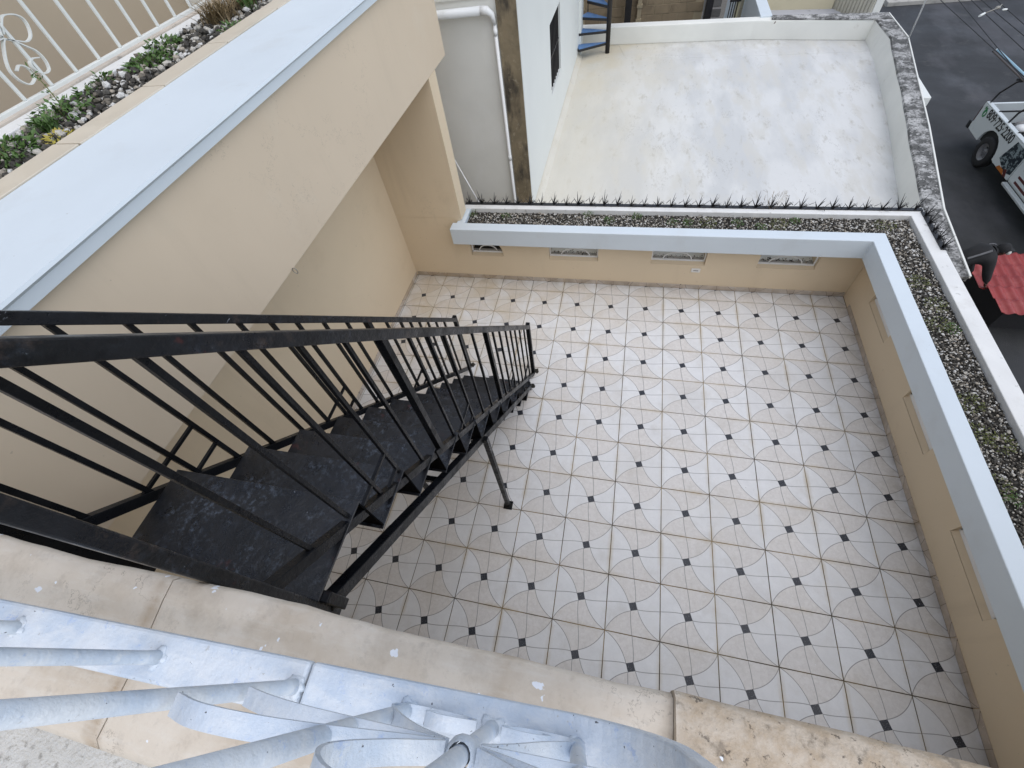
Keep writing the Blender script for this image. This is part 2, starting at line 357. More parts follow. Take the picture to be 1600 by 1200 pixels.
def black_gloss(name, k=1.0, worn=0.5, wc=(0.055, 0.046, 0.038), glint=0.0, spec=0.22):
    t = NT(name); p = t.pos()
    col = t.mix(t.ramp(t.noise(p, 5, 5), 0.35, 0.65), scl((0.0035, 0.004, 0.005), k), scl((0.009, 0.010, 0.013), k))
    streak = t.noise(p, 26, 6, 0.7, (1.0, 0.28, 0.28))
    col = t.mix(t.ramp(streak, 0.60, 0.74, 0, worn), col, wc)
    scratch = t.noise(p, 55, 5, 0.75, (0.5, 0.22, 1.0), (4, 2, 9))
    col = t.mix(t.ramp(scratch, 0.72 - 0.04 * worn, 0.75 - 0.04 * worn, 0, min(1.0, 0.75 * worn + 0.1)), col, (0.36, 0.39, 0.45))
    if glint:  # sky glints painted into the colour, over the real scuffs
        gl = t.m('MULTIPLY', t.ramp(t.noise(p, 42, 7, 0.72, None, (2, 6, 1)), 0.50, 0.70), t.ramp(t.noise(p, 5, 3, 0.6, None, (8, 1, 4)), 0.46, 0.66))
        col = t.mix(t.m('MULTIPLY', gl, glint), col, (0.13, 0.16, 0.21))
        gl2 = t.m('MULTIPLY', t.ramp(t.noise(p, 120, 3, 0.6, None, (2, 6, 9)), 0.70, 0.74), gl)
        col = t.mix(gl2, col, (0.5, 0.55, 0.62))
    rust = t.noise(p, 9, 4, 0.6, None, (7, 7, 2))
    col = t.mix(t.ramp(rust, 0.66, 0.72, 0, 0.45 * worn), col, (0.12, 0.028, 0.022))
    h = t.m('ADD', t.noise(p, 30, 5, 0.6), t.m('MULTIPLY', t.noise(p, 130, 3), 0.35))
    t.bump(h, 0.45, 0.006)
    return t.done(col, t.ramp(t.noise(p, 11, 5, 0.65), 0.35, 0.68, 0.20, 0.55), spec)
M['matte_black'] = paint('matte_black_paint', (0.0035, 0.0035, 0.004), 0.95, 0.3, 12, 0.2, 60, 0.003, spec=0.05)
M['black_iron'] = black_gloss('gloss_black_iron_paint', 0.8, 0.16)
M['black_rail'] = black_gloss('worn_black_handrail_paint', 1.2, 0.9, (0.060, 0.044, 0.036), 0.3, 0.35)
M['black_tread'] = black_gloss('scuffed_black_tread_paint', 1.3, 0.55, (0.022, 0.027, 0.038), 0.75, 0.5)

TILE = 0.45
def tile_mat(name='patterned_ceramic_tile', tint=None):
    t = NT(name); o = t.obj(); wp = t.pos()
    sp = t.node('ShaderNodeSeparateXYZ'); t.l.new(o, sp.inputs[0])
    x = t.m('DIVIDE', sp.outputs[0], TILE); y = t.m('DIVIDE', sp.outputs[1], TILE)
    ax, ay = t.m('ABSOLUTE', x), t.m('ABSOLUTE', y)
    odd = t.m('GREATER_THAN', t.m('MULTIPLY', x, y), 0.0)          # top-right / bottom-left quadrant
    lx = t.m('MULTIPLY_ADD', odd, t.m('SUBTRACT', ay, ax), ax)      # folded: q = (-lx, ly)
    ly = t.m('MULTIPLY_ADD', odd, t.m('SUBTRACT', ax, ay), ay)
    dx = t.m('SUBTRACT', 0.80, lx); dy = t.m('ADD', ly, 0.188)
    r = t.m('SQRT', t.m('ADD', t.m('MULTIPLY', dx, dx), t.m('MULTIPLY', dy, dy)))
    rr = t.m('SUBTRACT', r, 0.751)
    LW = 0.0058
    arc = t.m('LESS_THAN', t.m('ABSOLUTE', rr), LW)
    hs = t.m('MULTIPLY', t.m('SINE', t.m('MULTIPLY', t.m('SUBTRACT', 0.5, lx), 3.794)), 0.044)
    scv = t.m('LESS_THAN', t.m('ABSOLUTE', t.m('SUBTRACT', ly, hs)), LW)
    inside = t.m('GREATER_THAN', lx, 0.084)
    line = t.m('MULTIPLY', t.m('MAXIMUM', arc, scv), inside)
    above = t.m('GREATER_THAN', rr, 0.0)
    fan = t.m('ABSOLUTE', t.m('SUBTRACT', above, odd))              # xor: top and bottom fans
    c, s_ = math.cos(math.radians(18)), math.sin(math.radians(18))
    qx = t.m('ADD', t.m('MULTIPLY', x, c), t.m('MULTIPLY', y, s_))
    qy = t.m('SUBTRACT', t.m('MULTIPLY', y, c), t.m('MULTIPLY', x, s_))
    sq = t.m('LESS_THAN', t.m('MAXIMUM', t.m('ABSOLUTE', qx), t.m('ABSOLUTE', qy)), 0.0685)
    rnd = t.node('ShaderNodeObjectInfo').outputs['Random']
    off = t.node('ShaderNodeVectorMath', operation='ADD'); t.l.new(wp, off.inputs[0])
    cx = t.node('ShaderNodeCombineXYZ'); t.l.new(t.m('MULTIPLY', rnd, 40), cx.inputs[0]); t.l.new(cx.outputs[0], off.inputs[1])
    pp = off.outputs[0]
    vein = t.ramp(t.m('ABSOLUTE', t.m('SUBTRACT', t.noise(pp, 16, 5, 0.6), 0.5)), 0.0, 0.05, 0.42, 0.0)
    beige = t.mix(t.ramp(t.noise(pp, 30, 4), 0.3, 0.7), (0.65, 0.625, 0.60), (0.728, 0.706, 0.68))
    beige = t.mix(vein, beige, (0.57, 0.54, 0.51))
    whit = t.mix(t.ramp(t.noise(pp, 9, 4), 0.3, 0.7), (0.70, 0.705, 0.71), (0.76, 0.765, 0.77))
    whit = t.mix(t.m('MULTIPLY', vein, 0.35), whit, (0.58, 0.58, 0.58))
    col = t.mix(fan, whit, beige)
    col = t.mix(t.m('MULTIPLY', line, 0.85), col, (0.19, 0.185, 0.185))
    blk = t.mix(t.ramp(t.noise(pp, 120, 2), 0.55, 0.65), (0.018, 0.021, 0.03), (0.10, 0.11, 0.13))
    col = t.mix(sq, col, blk)
    col = t.mix(t.m('MULTIPLY', t.m('POWER', rnd, 2.0), 0.22), col, (0.50, 0.475, 0.44))
    # yellow-brown water stains in the far left corner and along the stair side, grime specks
    sw = t.node('ShaderNodeSeparateXYZ'); t.l.new(wp, sw.inputs[0])
    dxx = t.m('SUBTRACT', sw.outputs[0], -3.4); dyy = t.m('SUBTRACT', sw.outputs[1], 2.7)
    dd = t.m('SQRT', t.m('ADD', t.m('MULTIPLY', t.m('MULTIPLY', dxx, dxx), 0.30), t.m('MULTIPLY', t.m('MULTIPLY', dyy, dyy), 0.55)))
    near = t.ramp(dd, 0.0, 1.9, 1.0, 0.0)
    st = t.ramp(t.m('ADD', t.noise(wp, 2.6, 6, 0.62), t.m('MULTIPLY', near, 0.22)), 0.50, 0.80, 0, 0.5)
    st = t.m('MULTIPLY', st, t.ramp(dd, 0.6, 2.4, 1.0, 0.30))
    col = t.mix(t.m('MULTIPLY', st, t.m('MULTIPLY_ADD', sq, -0.85, 1.0)), col, (0.50, 0.40, 0.24))
    ex, ey = t.m('SUBTRACT', 0.5, ax), t.m('SUBTRACT', 0.5, ay)
    edge = t.ramp(t.m('MINIMUM', ex, ey), 0.0, 0.075, 1.0, 0.0)
    en = t.ramp(t.noise(wp, 1.9, 4, 0.6, None, (9, 4, 0)), 0.45, 0.70)
    col = t.mix(t.m('MULTIPLY', t.m('MULTIPLY', edge, en), 0.65), col, (0.43, 0.33, 0.17))
    dirt = t.ramp(t.noise(wp, 3.4, 7, 0.68, None, (3, 1, 5)), 0.52, 0.72, 0, 0.32)
    col = t.mix(dirt, col, (0.42, 0.39, 0.34))
    wx = t.ramp(t.m('SUBTRACT', 2.17, sw.outputs[0]), 0.0, 0.16, 0.5, 0.0); wy = t.ramp(t.m('SUBTRACT', 2.90, sw.outputs[1]), 0.0, 0.16, 0.5, 0.0)
    col = t.mix(t.m('MULTIPLY', t.m('MAXIMUM', wx, wy), t.ramp(t.noise(wp, 7, 5), 0.35, 0.65)), col, (0.30, 0.26, 0.20))
    col = t.mix(t.m('MULTIPLY', sq, 0.92), col, blk)
    spk = t.ramp(t.noise(wp, 75, 2, 0.5), 0.735, 0.75)
    msk = t.ramp(t.noise(wp, 1.3, 3, 0.5, None, (2, 8, 0)), 0.52, 0.66)
    col = t.mix(t.m('MULTIPLY', spk, msk), col, (0.03, 0.028, 0.025))
    wsp = t.ramp(t.noise(wp, 62, 2, 0.5, None, (1, 7, 3)), 0.765, 0.775)
    col = t.mix(wsp, col, (0.85, 0.86, 0.88))
    if tint: col = t.mix(0.75, col, tint, 'MULTIPLY')
    t.bump(t.noise(pp, 14, 3), 0.05, 0.002)
    return t.done(col, t.ramp(t.noise(wp, 3, 4), 0.3, 0.7, 0.30, 0.5), 0.45)
M['tile'] = tile_mat()
M['skirting'] = tile_mat('shaded_patterned_skirting_tile', (0.74, 0.62, 0.50))  # floor tile tinted darker and warmer: shade by the walls put into the colour

def curb_mat():
    t = NT('stained_beige_curb_paint'); p = t.pos()
    col = t.mix(t.ramp(t.noise(p, 5, 5), 0.3, 0.7), (0.60, 0.525, 0.43), (0.67, 0.60, 0.51))
    sx = t.node('ShaderNodeSeparateXYZ'); t.l.new(p, sx.inputs[0])
    rgt = t.ramp(sx.outputs[0], -0.52, -0.46)
    rough = t.ramp(t.noise(p, 22, 6, 0.68), 0.42, 0.60, 0, 0.8)
    col = t.mix(t.m('MULTIPLY', rough, rgt), col, (0.36, 0.25, 0.14))
    blk = t.ramp(t.noise(p, 16, 6, 0.7, None, (4, 1, 2)), 0.56, 0.64, 0, 0.95)
    col = t.mix(t.m('MULTIPLY', blk, t.m('MULTIPLY_ADD', rgt, 0.85, 0.12)), col, (0.03, 0.026, 0.022))
    iso = t.ramp(t.m('ABSOLUTE', t.m('SUBTRACT', t.noise(p, 4.5, 7, 0.7, None, (2, 5, 3)), 0.5)), 0.0, 0.006, 0.75, 0.0)
    col = t.mix(t.m('MULTIPLY', iso, t.ramp(t.noise(p, 2.2, 2, 0.5, None, (7, 1, 2)), 0.52, 0.60)), col, (0.10, 0.075, 0.05))
    col = t.mix(t.ramp(t.noise(p, 3.2, 5, 0.65, None, (1, 6, 6)), 0.50, 0.72, 0, 0.55), col, (0.44, 0.34, 0.235))
    # rusty brown runs at a few cracks of the left part
    for (cx, w, am) in ((-1.60, 0.03, 0.75), (-0.80, 0.035, 0.55), (-2.17, 0.05, 0.5)):
        g = t.ramp(t.m('ABSOLUTE', t.m('ADD', sx.outputs[0], t.m('MULTIPLY_ADD', t.noise(p, 12, 3), 0.05, -cx - 0.025))), 0.0, w, 1, 0)
        col = t.mix(t.m('MULTIPLY', t.m('MULTIPLY', g, am), t.ramp(t.noise(p, 9, 5), 0.3, 0.6)), col, (0.30, 0.19, 0.09))
    strk = t.ramp(t.noise(p, 26, 6, 0.75, (0.3, 1.4, 1.0), (2, 2, 7)), 0.50, 0.66, 0, 0.4)
    col = t.mix(t.m('MULTIPLY', strk, t.m('MULTIPLY_ADD', rgt, -0.85, 1.0)), col, (0.70, 0.66, 0.59))
    col = t.mix(t.m('MULTIPLY', rgt, 0.55), col, (0.47, 0.38, 0.28))
    fs_ = t.ramp(t.noise(p, 60, 4, 0.7, None, (4, 4, 4)), 0.60, 0.66, 0, 0.85)
    col = t.mix(t.m('MULTIPLY', fs_, t.m('MULTIPLY_ADD', rgt, 0.8, 0.10)), col, (0.07, 0.055, 0.04))
    col = t.mix(t.ramp(t.noise(p, 7, 6, 0.7, None, (9, 1, 1)), 0.52, 0.70, 0, 0.5), col, (0.42, 0.355, 0.28))
    wht = t.ramp(t.noise(p, 24, 3, 0.5, None, (6, 6, 6)), 0.69, 0.70)
    col = t.mix(wht, col, (0.78, 0.80, 0.84))
    h = t.m('ADD', t.noise(p, 18, 5, 0.6), t.m('MULTIPLY', t.noise(p, 70, 4, 0.6), t.m('MULTIPLY_ADD', rgt, 0.9, 0.25)))
    t.bump(h, 0.5, 0.006)
    return t.done(col, 0.75)
M['curb'] = curb_mat()

def leaf_mat(name, a, b):
    t = NT(name)
    rnd = t.node('ShaderNodeObjectInfo').outputs['Random']
    col = t.mix(t.ramp(t.noise(t.pos(), 40, 3), 0.3, 0.7), a, b)
    t.bsdf.inputs['Subsurface Weight'].default_value = 0.0
    return t.done(col, 0.55)
M['leaf'] = leaf_mat('green_leaf', (0.045, 0.10, 0.018), (0.09, 0.17, 0.035))
M['moss'] = leaf_mat('yellow_green_moss', (0.085, 0.10, 0.02), (0.14, 0.16, 0.035))
M['dry'] = leaf_mat('dry_straw_grass', (0.17, 0.12, 0.06), (0.28, 0.21, 0.11))
M['flower'] = leaf_mat('yellow_leaf', (0.30, 0.24, 0.03), (0.42, 0.36, 0.06))

def pebble_mat(name, tones, cut):
    t = NT(name); g = t.node('ShaderNodeNewGeometry').outputs['Random Per Island']
    r = t.node('ShaderNodeValToRGB'); r.color_ramp.interpolation = 'CONSTANT'
    el = r.color_ramp.elements
    el[0].position = 0; el[0].color = (*tones[0], 1); el[1].position = cut[0]; el[1].color = (*tones[1], 1)
    for c, k in zip(tones[2:], cut[1:]):
        e = el.new(k); e.color = (*c, 1)
    t.l.new(g, r.inputs[0])
    col = t.mix(t.ramp(t.noise(t.pos(), 90, 3), 0.35, 0.65, 0, 0.4), r.outputs[0], (0.10, 0.09, 0.07))
    return t.done(col, 0.85)
M['pebble'] = pebble_mat('mixed_white_and_dark_pebbles',
    [(0.035, 0.032, 0.028), (0.52, 0.49, 0.43), (0.68, 0.67, 0.64), (0.16, 0.14, 0.11), (0.42, 0.37, 0.30), (0.08, 0.075, 0.065)],
    [0.42, 0.56, 0.70, 0.82, 0.90])

# ================================================================== STRUCTURE
XL, XR, YB = -3.622, 2.178, 2.907          # faces of the terrace walls
YN = -1.775                                 # outer edge of the near roof curb
PT, PB = 0.965, 0.734                       # planter top and underside
GZ = -2.90                                  # street level

# far ground, street
tag(MB().box(-120, 160, -60, 220, GZ - 0.5, GZ - 0.03).build('ground', M['ground']), 'bare ground below the houses', kind='structure')
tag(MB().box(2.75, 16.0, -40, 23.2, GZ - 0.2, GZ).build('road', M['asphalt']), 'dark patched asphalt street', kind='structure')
pv = MB().box(9.0, 60, 23.2, 29, GZ - 0.2, GZ + 0.13).box(16.0, 60, -40, 23.19, GZ - 0.2, GZ + 0.13)
tag(pv.build('pavement', M['pavement'], bevel=0.02), 'pale concrete pavement across the street', kind='structure')

# terrace floor with every tile a piece
floor = MB().box(XL - 0.30, 2.62, -2.4, 3.40, -0.25, -0.0035).build('terrace_floor', M['grout'])
tag(floor, 'tiled terrace floor', kind='structure')
_tile_cache = {}
def tile_mesh(x0, x1, y0, y1):
    k = tuple(round(v, 4) for v in (x0, x1, y0, y1))
    if k not in _tile_cache:
        b = MB().box(x0, x1, y0, y1, -0.008, 0.0)
        _tile_cache[k] = b.mesh('tile', M['tile'], bevel=0.0012, seg=1)
    return _tile_cache[k]
G = 0.0034
xa, xb, ya, yb = XL + 0.004, XR - 0.006, -2.3, YB - 0.006
for i in range(-9, 5):
    for j in range(-6, 7):
        cx, cy = (i + 0.5) * TILE, (j + 0.5) * TILE
        x0, x1 = max(cx - TILE / 2 + G, xa), min(cx + TILE / 2 - G, xb)
        y0, y1 = max(cy - TILE / 2 + G, ya), min(cy + TILE / 2 - G, yb)
        if x1 - x0 < 0.012 or y1 - y0 < 0.012: continue
        o = link_mesh('tile', tile_mesh(x0 - cx, x1 - cx, y0 - cy, y1 - cy), floor,
                      (cx, cy, random.uniform(-0.0008, 0.0008)))
        o.rotation_euler = (random.uniform(-.0012, .0012), random.uniform(-.0012, .0012), 0)

def skirting(wall, axis, fixed, lo, hi, face, h=0.066):
    """cut tile strips standing against a wall; axis 'x': runs along X at y=fixed"""
    n0, n1 = int(math.floor(lo / TILE)), int(math.ceil(hi / TILE))
    for i in range(n0, n1):
        c = (i + 0.5) * TILE; a = max(c - TILE / 2 + G, lo); b = min(c + TILE / 2 - G, hi)
        if b - a < 0.02: continue
        oy = random.choice([-0.225, -0.10, 0.03, 0.15])           # where the strip was cut from its tile
        k = MB()
        for xx in (0,):
            k.box(a - c, b - c, oy, oy + h, -0.008, 0.0)
        o = link_mesh('skirting_tile', k.mesh('skirting_tile', M['skirting'], bevel=0.0012, seg=1), wall)
        if axis == 'x':       # face towards -Y
            o.matrix_local = Matrix.Translation((c, fixed, -oy + 0.002)) @ Matrix.Rotation(math.pi / 2, 4, 'X')
        else:                 # face towards +X (face=1) or -X (face=-1)
            rz = -math.pi / 2 if face < 0 else math.pi / 2
            o.matrix_local = Matrix.Translation((fixed, c, -oy + 0.002)) @ Matrix.Rotation(rz, 4, 'Z') @ Matrix.Rotation(math.pi / 2, 4, 'X')

# walls with window openings --------------------------------------------------
def wall_with_holes(b, axis, f0, f1, lo, hi, z0, z1, holes):
    """solid wall between faces f0..f1 along axis; holes: list of (a,b,zb,zt)"""
    def bx(a, c, p, q):
        if axis == 'x': b.box(a, c, f0, f1, p, q)
        else: b.box(f0, f1, a, c, p, q)
    cur = lo
    for (a, c, zb, zt) in sorted(holes):
        bx(cur, a, z0, z1); bx(a, c, z0, zb)
        if zt < z1: bx(a, c, zt, z1)
        cur = c
    bx(cur, hi, z0, z1)

back = empty('parapet_wall', (0, YB, 0), 0, 'long beige terrace wall under the white planter, with four low windows', 'wall')
right = empty('parapet_wall', (XR, 0, 0), 0, 'shaded beige terrace wall on the street side, with three low windows', 'wall')
WB = [(-1.559, -0.904), (-0.228, 0.435), (1.037, 1.685)]
SILLZ, HEADZ = 0.415, 0.70
b = MB(); wall_with_holes(b, 'x', YB, YB + 0.43, -2.72, XR + 0.42, 0, PB - 0.004,
                          [(-2.665, -2.20, SILLZ - 0.002, 0.705)] + [(a, c, SILLZ - 0.022, HEADZ) for a, c in WB])
b.box(XL - 0.3, -2.72, YB + 0.0, YB + 0.215, 0, 1.0)
o = b.build('wall_body', M['beige'], back); o.location = (0, -YB, 0)
# arched right half of the first opening: spandrel fill
sp = [(-2.20, YB + 0.006, 0.705)]
for k in range(0, 9):
    t = k / 8 * math.pi / 2
    sp.append((-2.44 + 0.24 * math.cos(t), YB + 0.006, SILLZ + 0.02 + 0.262 * math.sin(t)))
o = MB().prism(sp, (0, 0.12, 0)).build('spandrel', M['beige'], back); o.location = (0, -YB, 0)
WR = [(-0.82, -0.165), (0.515, 1.131), (1.825, 2.424)]
b = MB(); wall_with_holes(b, 'y', XR, XR + 0.42, -3.2, YB - 0.003, 0, PB - 0.004, [(a, c, SILLZ - 0.056, HEADZ) for a, c in WR])
o = b.build('wall_body', M['beige'], right); o.location = (-XR, 0, 0)

def window(parent, off, horiz, a, c, zb, zt, depth, a0, a1, rz):
    """white iron frame with an arched inner bar set back in the opening"""
    f = MB()
    def B(p0, p1, q0, q1, d0=depth, d1=depth + 0.018):
        if horiz: f.box(p0, p1, YB + d0, YB + d1, q0, q1)
        else: f.box(XR + d0, XR + d1, p0, p1, q0, q1)
    B(a + 0.002, c - 0.002, zb, zb + (0.022 if horiz else 0.05)); B(a + 0.002, a + 0.018, zb + 0.022, zt); B(c - 0.018, c - 0.002, zb + 0.022, zt)
    w = f.build('window', M['frame_white'], parent, bevel=0.003); w.location = off
    m, rx = (a0 + a1) / 2, (a1 - a0) / 2
    pts = []
    for k in range(0, 17):
        t = math.pi * k / 16
        u, v = m - rx * math.cos(t), zb + 0.015 + rz * math.sin(t)
        pts.append((u, YB + depth + 0.01, v) if horiz else (XR + depth + 0.01, u, v))
    MB().tube(pts, 0.0075, 8).build('grille_bar', M['frame_white'], w)
    s = MB()
    if horiz:
        s.box(a + 0.003, c - 0.003, YB + depth + 0.02, YB + 0.125, zb - 0.01, zb + 0.004).build('sill', M['sill'], w)
        MB().box(a + 0.003, c - 0.003, YB + 0.126, YB + 0.42, zb - 0.01, zb + 0.010).build('outer_sill', M['white'] if a > -2 else M['soil'], w)
        MB().prism([(a + 0.002, YB + 0.002, zb - 0.02), (a + 0.002, YB + depth - .001, zb - 0.02), (a + 0.002, YB + depth - .001, zb + 0.004), ], (c - a - 0.004, 0, 0)).build('added_sill_wedge', M['beige'], w)
    else:
        s.box(XR + depth + 0.02, XR + 0.415, a + 0.003, c - 0.003, zb - 0.01, zb + 0.004).build('sill', M['sill'], w)
        MB().prism([(XR + 0.002, a + 0.002, zb - 0.045), (XR + depth - .001, a + 0.002, zb - 0.045), (XR + depth - .001, a + 0.002, zb + 0.004)], (0, c - a - 0.004, 0)).build('added_sill_wedge', M['beige'], w)  # wedge added and tilted so the recess catches more light
    return w
window(back, (0, -YB, 0), True, -2.66, -2.205, SILLZ + 0.02, 0.69, 0.045, -2.555, -2.295, 0.10)
for (a, c), (a0, a1) in zip(WB, ((-1.40, -1.02), (-0.08, 0.27), (1.17, 1.54))): window(back, (0, -YB, 0), True, a, c, SILLZ, HEADZ, 0.045, a0, a1, 0.115)
for a, c in WR: window(right, (-XR, 0, 0), False, a, c, SILLZ - 0.006, HEADZ, 0.027, a + .1, c - .1, 0.12)
skirting(back, 'x', -0.008, XL + 0.01, XR - 0.01, -1)
skirting(right, 'y', -0.008, -2.2, YB - 0.02, -1)

# white L-shaped planter on top of the two walls ------------------------------
pl = empty('planter', (0, 0, PB), 0, 'white L-shaped concrete planter full of pebbles on top of the terrace walls', 'planter')
FI, CI, CO, OO = -0.190, -0.043, 0.278, 0.430      # offsets from the wall face: fascia, rim inside, trough outer, outside
XS = -2.81                                          # left end of the fascia
o = MB(); zb = -0.0
def L(b, d0, d1, z0, z1, xs, ye=-3.2):
    b.prism([(xs, YB + d0, z0), (xs, YB + d1, z0), (XR + d1, YB + d1, z0), (XR + d1, ye, z0), (XR + d0, ye, z0), (XR + d0, YB + d0, z0)], (0, 0, z1 - z0))
L(o, FI, CI, 0, PT - PB, XS)
o.build('inner_rim', M['white_coping'], pl, bevel=0.007)
o = MB(); L(o, CO, OO, 0, PT - PB + 0.002, -2.745)
o.build('outer_rim', M['white_rim'], pl, bevel=0.007)
o = MB(); L(o, CI + 0.001, CO - 0.001, 0, PT - PB - 0.06, -2.745)
o.build('soil', M['soil'], pl)
MB().box(-2.755, -2.645, YB + CI + 0.001, YB + CO - 0.001, 0, PT - PB - 0.001).build('end_rim', M['white_coping'], pl, bevel=0.006)

def pebbles(name, label, fn, n, smin, smax, mat, zf, seed=1, flat=0.6):
    rnd = random.Random(seed)
    ico = bmesh.new(); bmesh.ops.create_icosphere(ico, subdivisions=1, radius=1.0)
    bv = [v.co.copy() for v in ico.verts]; bf = [tuple(v.index for v in f.verts) for f in ico.faces]; ico.free()
    vs = []; fs = []
    for k in range(n):
        x, y = fn(rnd); s = smin + (smax - smin) * rnd.random() ** 2.2
        q = Euler((rnd.uniform(-.5, .5), rnd.uniform(-.5, .5), rnd.uniform(0, 6.3))).to_matrix()
        sx, sy, sz = s * rnd.uniform(.75, 1.25), s * rnd.uniform(.6, 1.0), s * flat * rnd.uniform(.7, 1.1)
        b0 = len(vs); z = zf(x, y) + rnd.uniform(-0.3, 1.0) * s
        for v in bv:
            k2 = rnd.uniform(0.82, 1.1)
            w = q @ Vector((v.x * sx * k2, v.y * sy * k2, v.z * sz * k2)); vs.append((x + w.x, y + w.y, z + w.z))
        fs += [tuple(b0 + i for i in f) for f in bf]
    me = bpy.data.meshes.new(name); me.from_pydata(vs, [], fs); me.materials.append(mat); me.update()
    return tag(link_mesh(name, me), label, kind='stuff')

def f_back(r): return r.uniform(-2.63, XR + CO - 0.012), r.uniform(YB + CI + 0.012, YB + CO - 0.012)
def f_right(r): return r.uniform(XR + CI + 0.012, XR + CO - 0.012), r.uniform(-1.9, YB + CO - 0.02)
SZ = PB + (PT - PB - 0.06)
pebbles('gravel', 'small white and dark pebbles in the planter beside the spiked edge', f_back, 9000, 0.0055, 0.015, M['pebble'], lambda x, y: SZ + 0.006, 3)
pebbles('gravel', 'small white and dark pebbles in the planter along the street', f_right, 9000, 0.0055, 0.015, M['pebble'], lambda x, y: SZ + 0.006, 4)

# tall wall stub behind the corner, left wall, big overhanging beam ------------
XO = -2.69                                          # face of the big fascia and of the stub wall
BZ, CZ, TZ = 2.595, 3.38, 3.45
stub = MB().box(XL - 0.3, XO, YB + 0.002, YB + 0.215, 1.0, BZ - 0.002)
stub.box(XO - 0.08, XO, YB + 0.002, YB + 0.215, 0.98, 1.0)
tag(stub.build('tall_wall', M['beige'], bevel=0.004), 'tall beige wall stub rising from the terrace corner to the overhanging beam', 'wall')
lw = empty('side_wall', (XL, 0, 0), 0, 'plain beige wall recessed under the big overhanging beam', 'wall')
o = MB().box(-0.25, 0, -6, YB, 0, BZ - 0.002).build('wall_body', M['beige'], lw)
skirting(lw, 'y', 0.009, -1.7, YB - 0.02, 1)
YE = 3.50
beam = empty('roof_beam', (XO, 0, BZ), 0, 'big beige overhanging roof beam with white cornice along the top', 'roof beam')
MB().box(-1.65, 0, -9, YE, 0, CZ - BZ).build('fascia', M['beige_fascia'], beam, bevel=0.004)
o = MB().prism([(0.034, -9, CZ - BZ + .001), (0.034, -9, CZ - BZ + 0.045), (0.046, -9, TZ - BZ - 0.012), (0.040, -9, TZ - BZ),
                (-0.63, -9, TZ - BZ), (-0.63, -9, CZ - BZ + .001)], (0, 9 + YE + 0.02, 0))
o.build('cornice', M['white_coping'], beam)
# pale ledge tiles beside the cornice, every tile a piece
k = MB().box(-0.165, 0, -0.325, 0.325, -0.012, 0.004).mesh('ledge_tile', paint('pale_ledge_tile', (0.60, 0.535, 0.43), 0.35, 0.06, 3, 0.06, 30, 0.002, [((0.42, 0.37, 0.28), 4, 0.5, 0.7, 0.5, None)]), bevel=0.002, seg=1)
yy = -2.4; i = 0
while yy < 3.3:
    t_ = link_mesh('ledge_tile', k, beam, (-0.632 + random.uniform(-.004, .004), yy, TZ - BZ + 0.004 + random.uniform(-.001, .001)))
    yy += 0.66; i += 1
MB().box(-0.82, -0.632, -9, YE, 0.79, TZ - BZ - 0.012).build('ledge_bed', M['mortar'], beam)
MB().box(-1.36, -0.80, -9, YE, CZ - BZ, TZ - BZ - 0.045).build('soil', M['soil'], beam)
MB().box(-1.50, -1.36, -9, YE, CZ - BZ, TZ - BZ - 0.020).build('far_rim', M['white_rim'], beam, bevel=0.006)
MB().box(-1.545, -1.502, -9, YE, CZ - BZ, TZ - BZ - 0.008).build('mortar_edge', M['mortar_edge'], beam, bevel=0.004)
MB().box(-1.64, -1.548, -9, YE, CZ - BZ, TZ - BZ - 0.045).build('dark_gap', M['soil'], beam)

def f_left(r):
    return XO - r.uniform(0.81, 1.355), r.uniform(-0.9, 3.3)
pebbles('gravel', 'coarse white stones in the planter beside the white scroll railing', f_left, 4200, 0.008, 0.030, M['pebble'], lambda x, y: TZ - 0.043, 6, 0.7)
# neighbour terrace wall behind the railing
tag(MB().box(-6.4, -6.0, -12, 16, -2.9, 7.0).build('house_wall', paint('tan_house_wall_paint', (0.46, 0.385, 0.285), 0.7, 0.04, 0.8, 0.1, 35)), 'plain tan house wall behind the white scroll railing', 'wall')
tag(MB().box(-6.0, -4.36, -9, 8, 2.4, 2.55).build('balcony_floor', M['pavement']), 'balcony slab between the tan wall and the scroll railing', 'balcony')

# our own roof and its curb below the camera ----------------------------------
ZC = 3.30
tag(MB().box(-7, 8, -9, -2.10, 2.6, 2.95).build('roof_slab', paint('rough_white_roof_coating', (0.62, 0.62, 0.60), 0.9, 0.1, 6, 0.9, 70, 0.012, [((0.22, 0.21, 0.19), 45, 0.55, 0.68, 0.7, None)])), 'rough white roof floor', kind='structure')
nw = empty('roof_curb', (0, YN, 0), 0, 'stained beige roof curb under the white iron railing', 'curb')
MB().box(-3.6, 8, -0.30, -0.04, 0.0, ZC - 0.14).build('wall_body', M['beige'], nw)
def curb_piece(x0, x1, prof, nseg, wob, seed):
    rnd = random.Random(seed); b = MB(); n = len(prof); vs = []; fs = []
    for i in range(nseg + 1):
        x = x0 + (x1 - x0) * i / nseg
        a = wob * (math.sin(x * 5.3 + seed) + 0.6 * math.sin(x * 13.1 + 2 * seed) + rnd.uniform(-.35, .35))
        for (y, z) in prof: vs.append((x, y + a * (1.0 if y > -0.08 else 0.4), z + a * 0.5))
    for i in range(nseg):
        for k_ in range(n - 1):
            fs.append((i * n + k_, (i + 1) * n + k_, (i + 1) * n + k_ + 1, i * n + k_ + 1))
    b.add(vs, fs, 0, True)
    b.add(vs[:n], [tuple(range(n))]); b.add(vs[-n:], [tuple(reversed(range(n)))]); return b
pl_ = [(-0.03, ZC - 0.14), (-0.002, ZC - 0.05), (0.0, ZC - 0.02), (-0.010, ZC), (-0.05, ZC - 0.004), (-0.10, ZC - 0.014), (-0.20, ZC - 0.03), (-0.30, ZC - 0.04), (-0.318, ZC - 0.06), (-0.318, ZC - 0.14)]
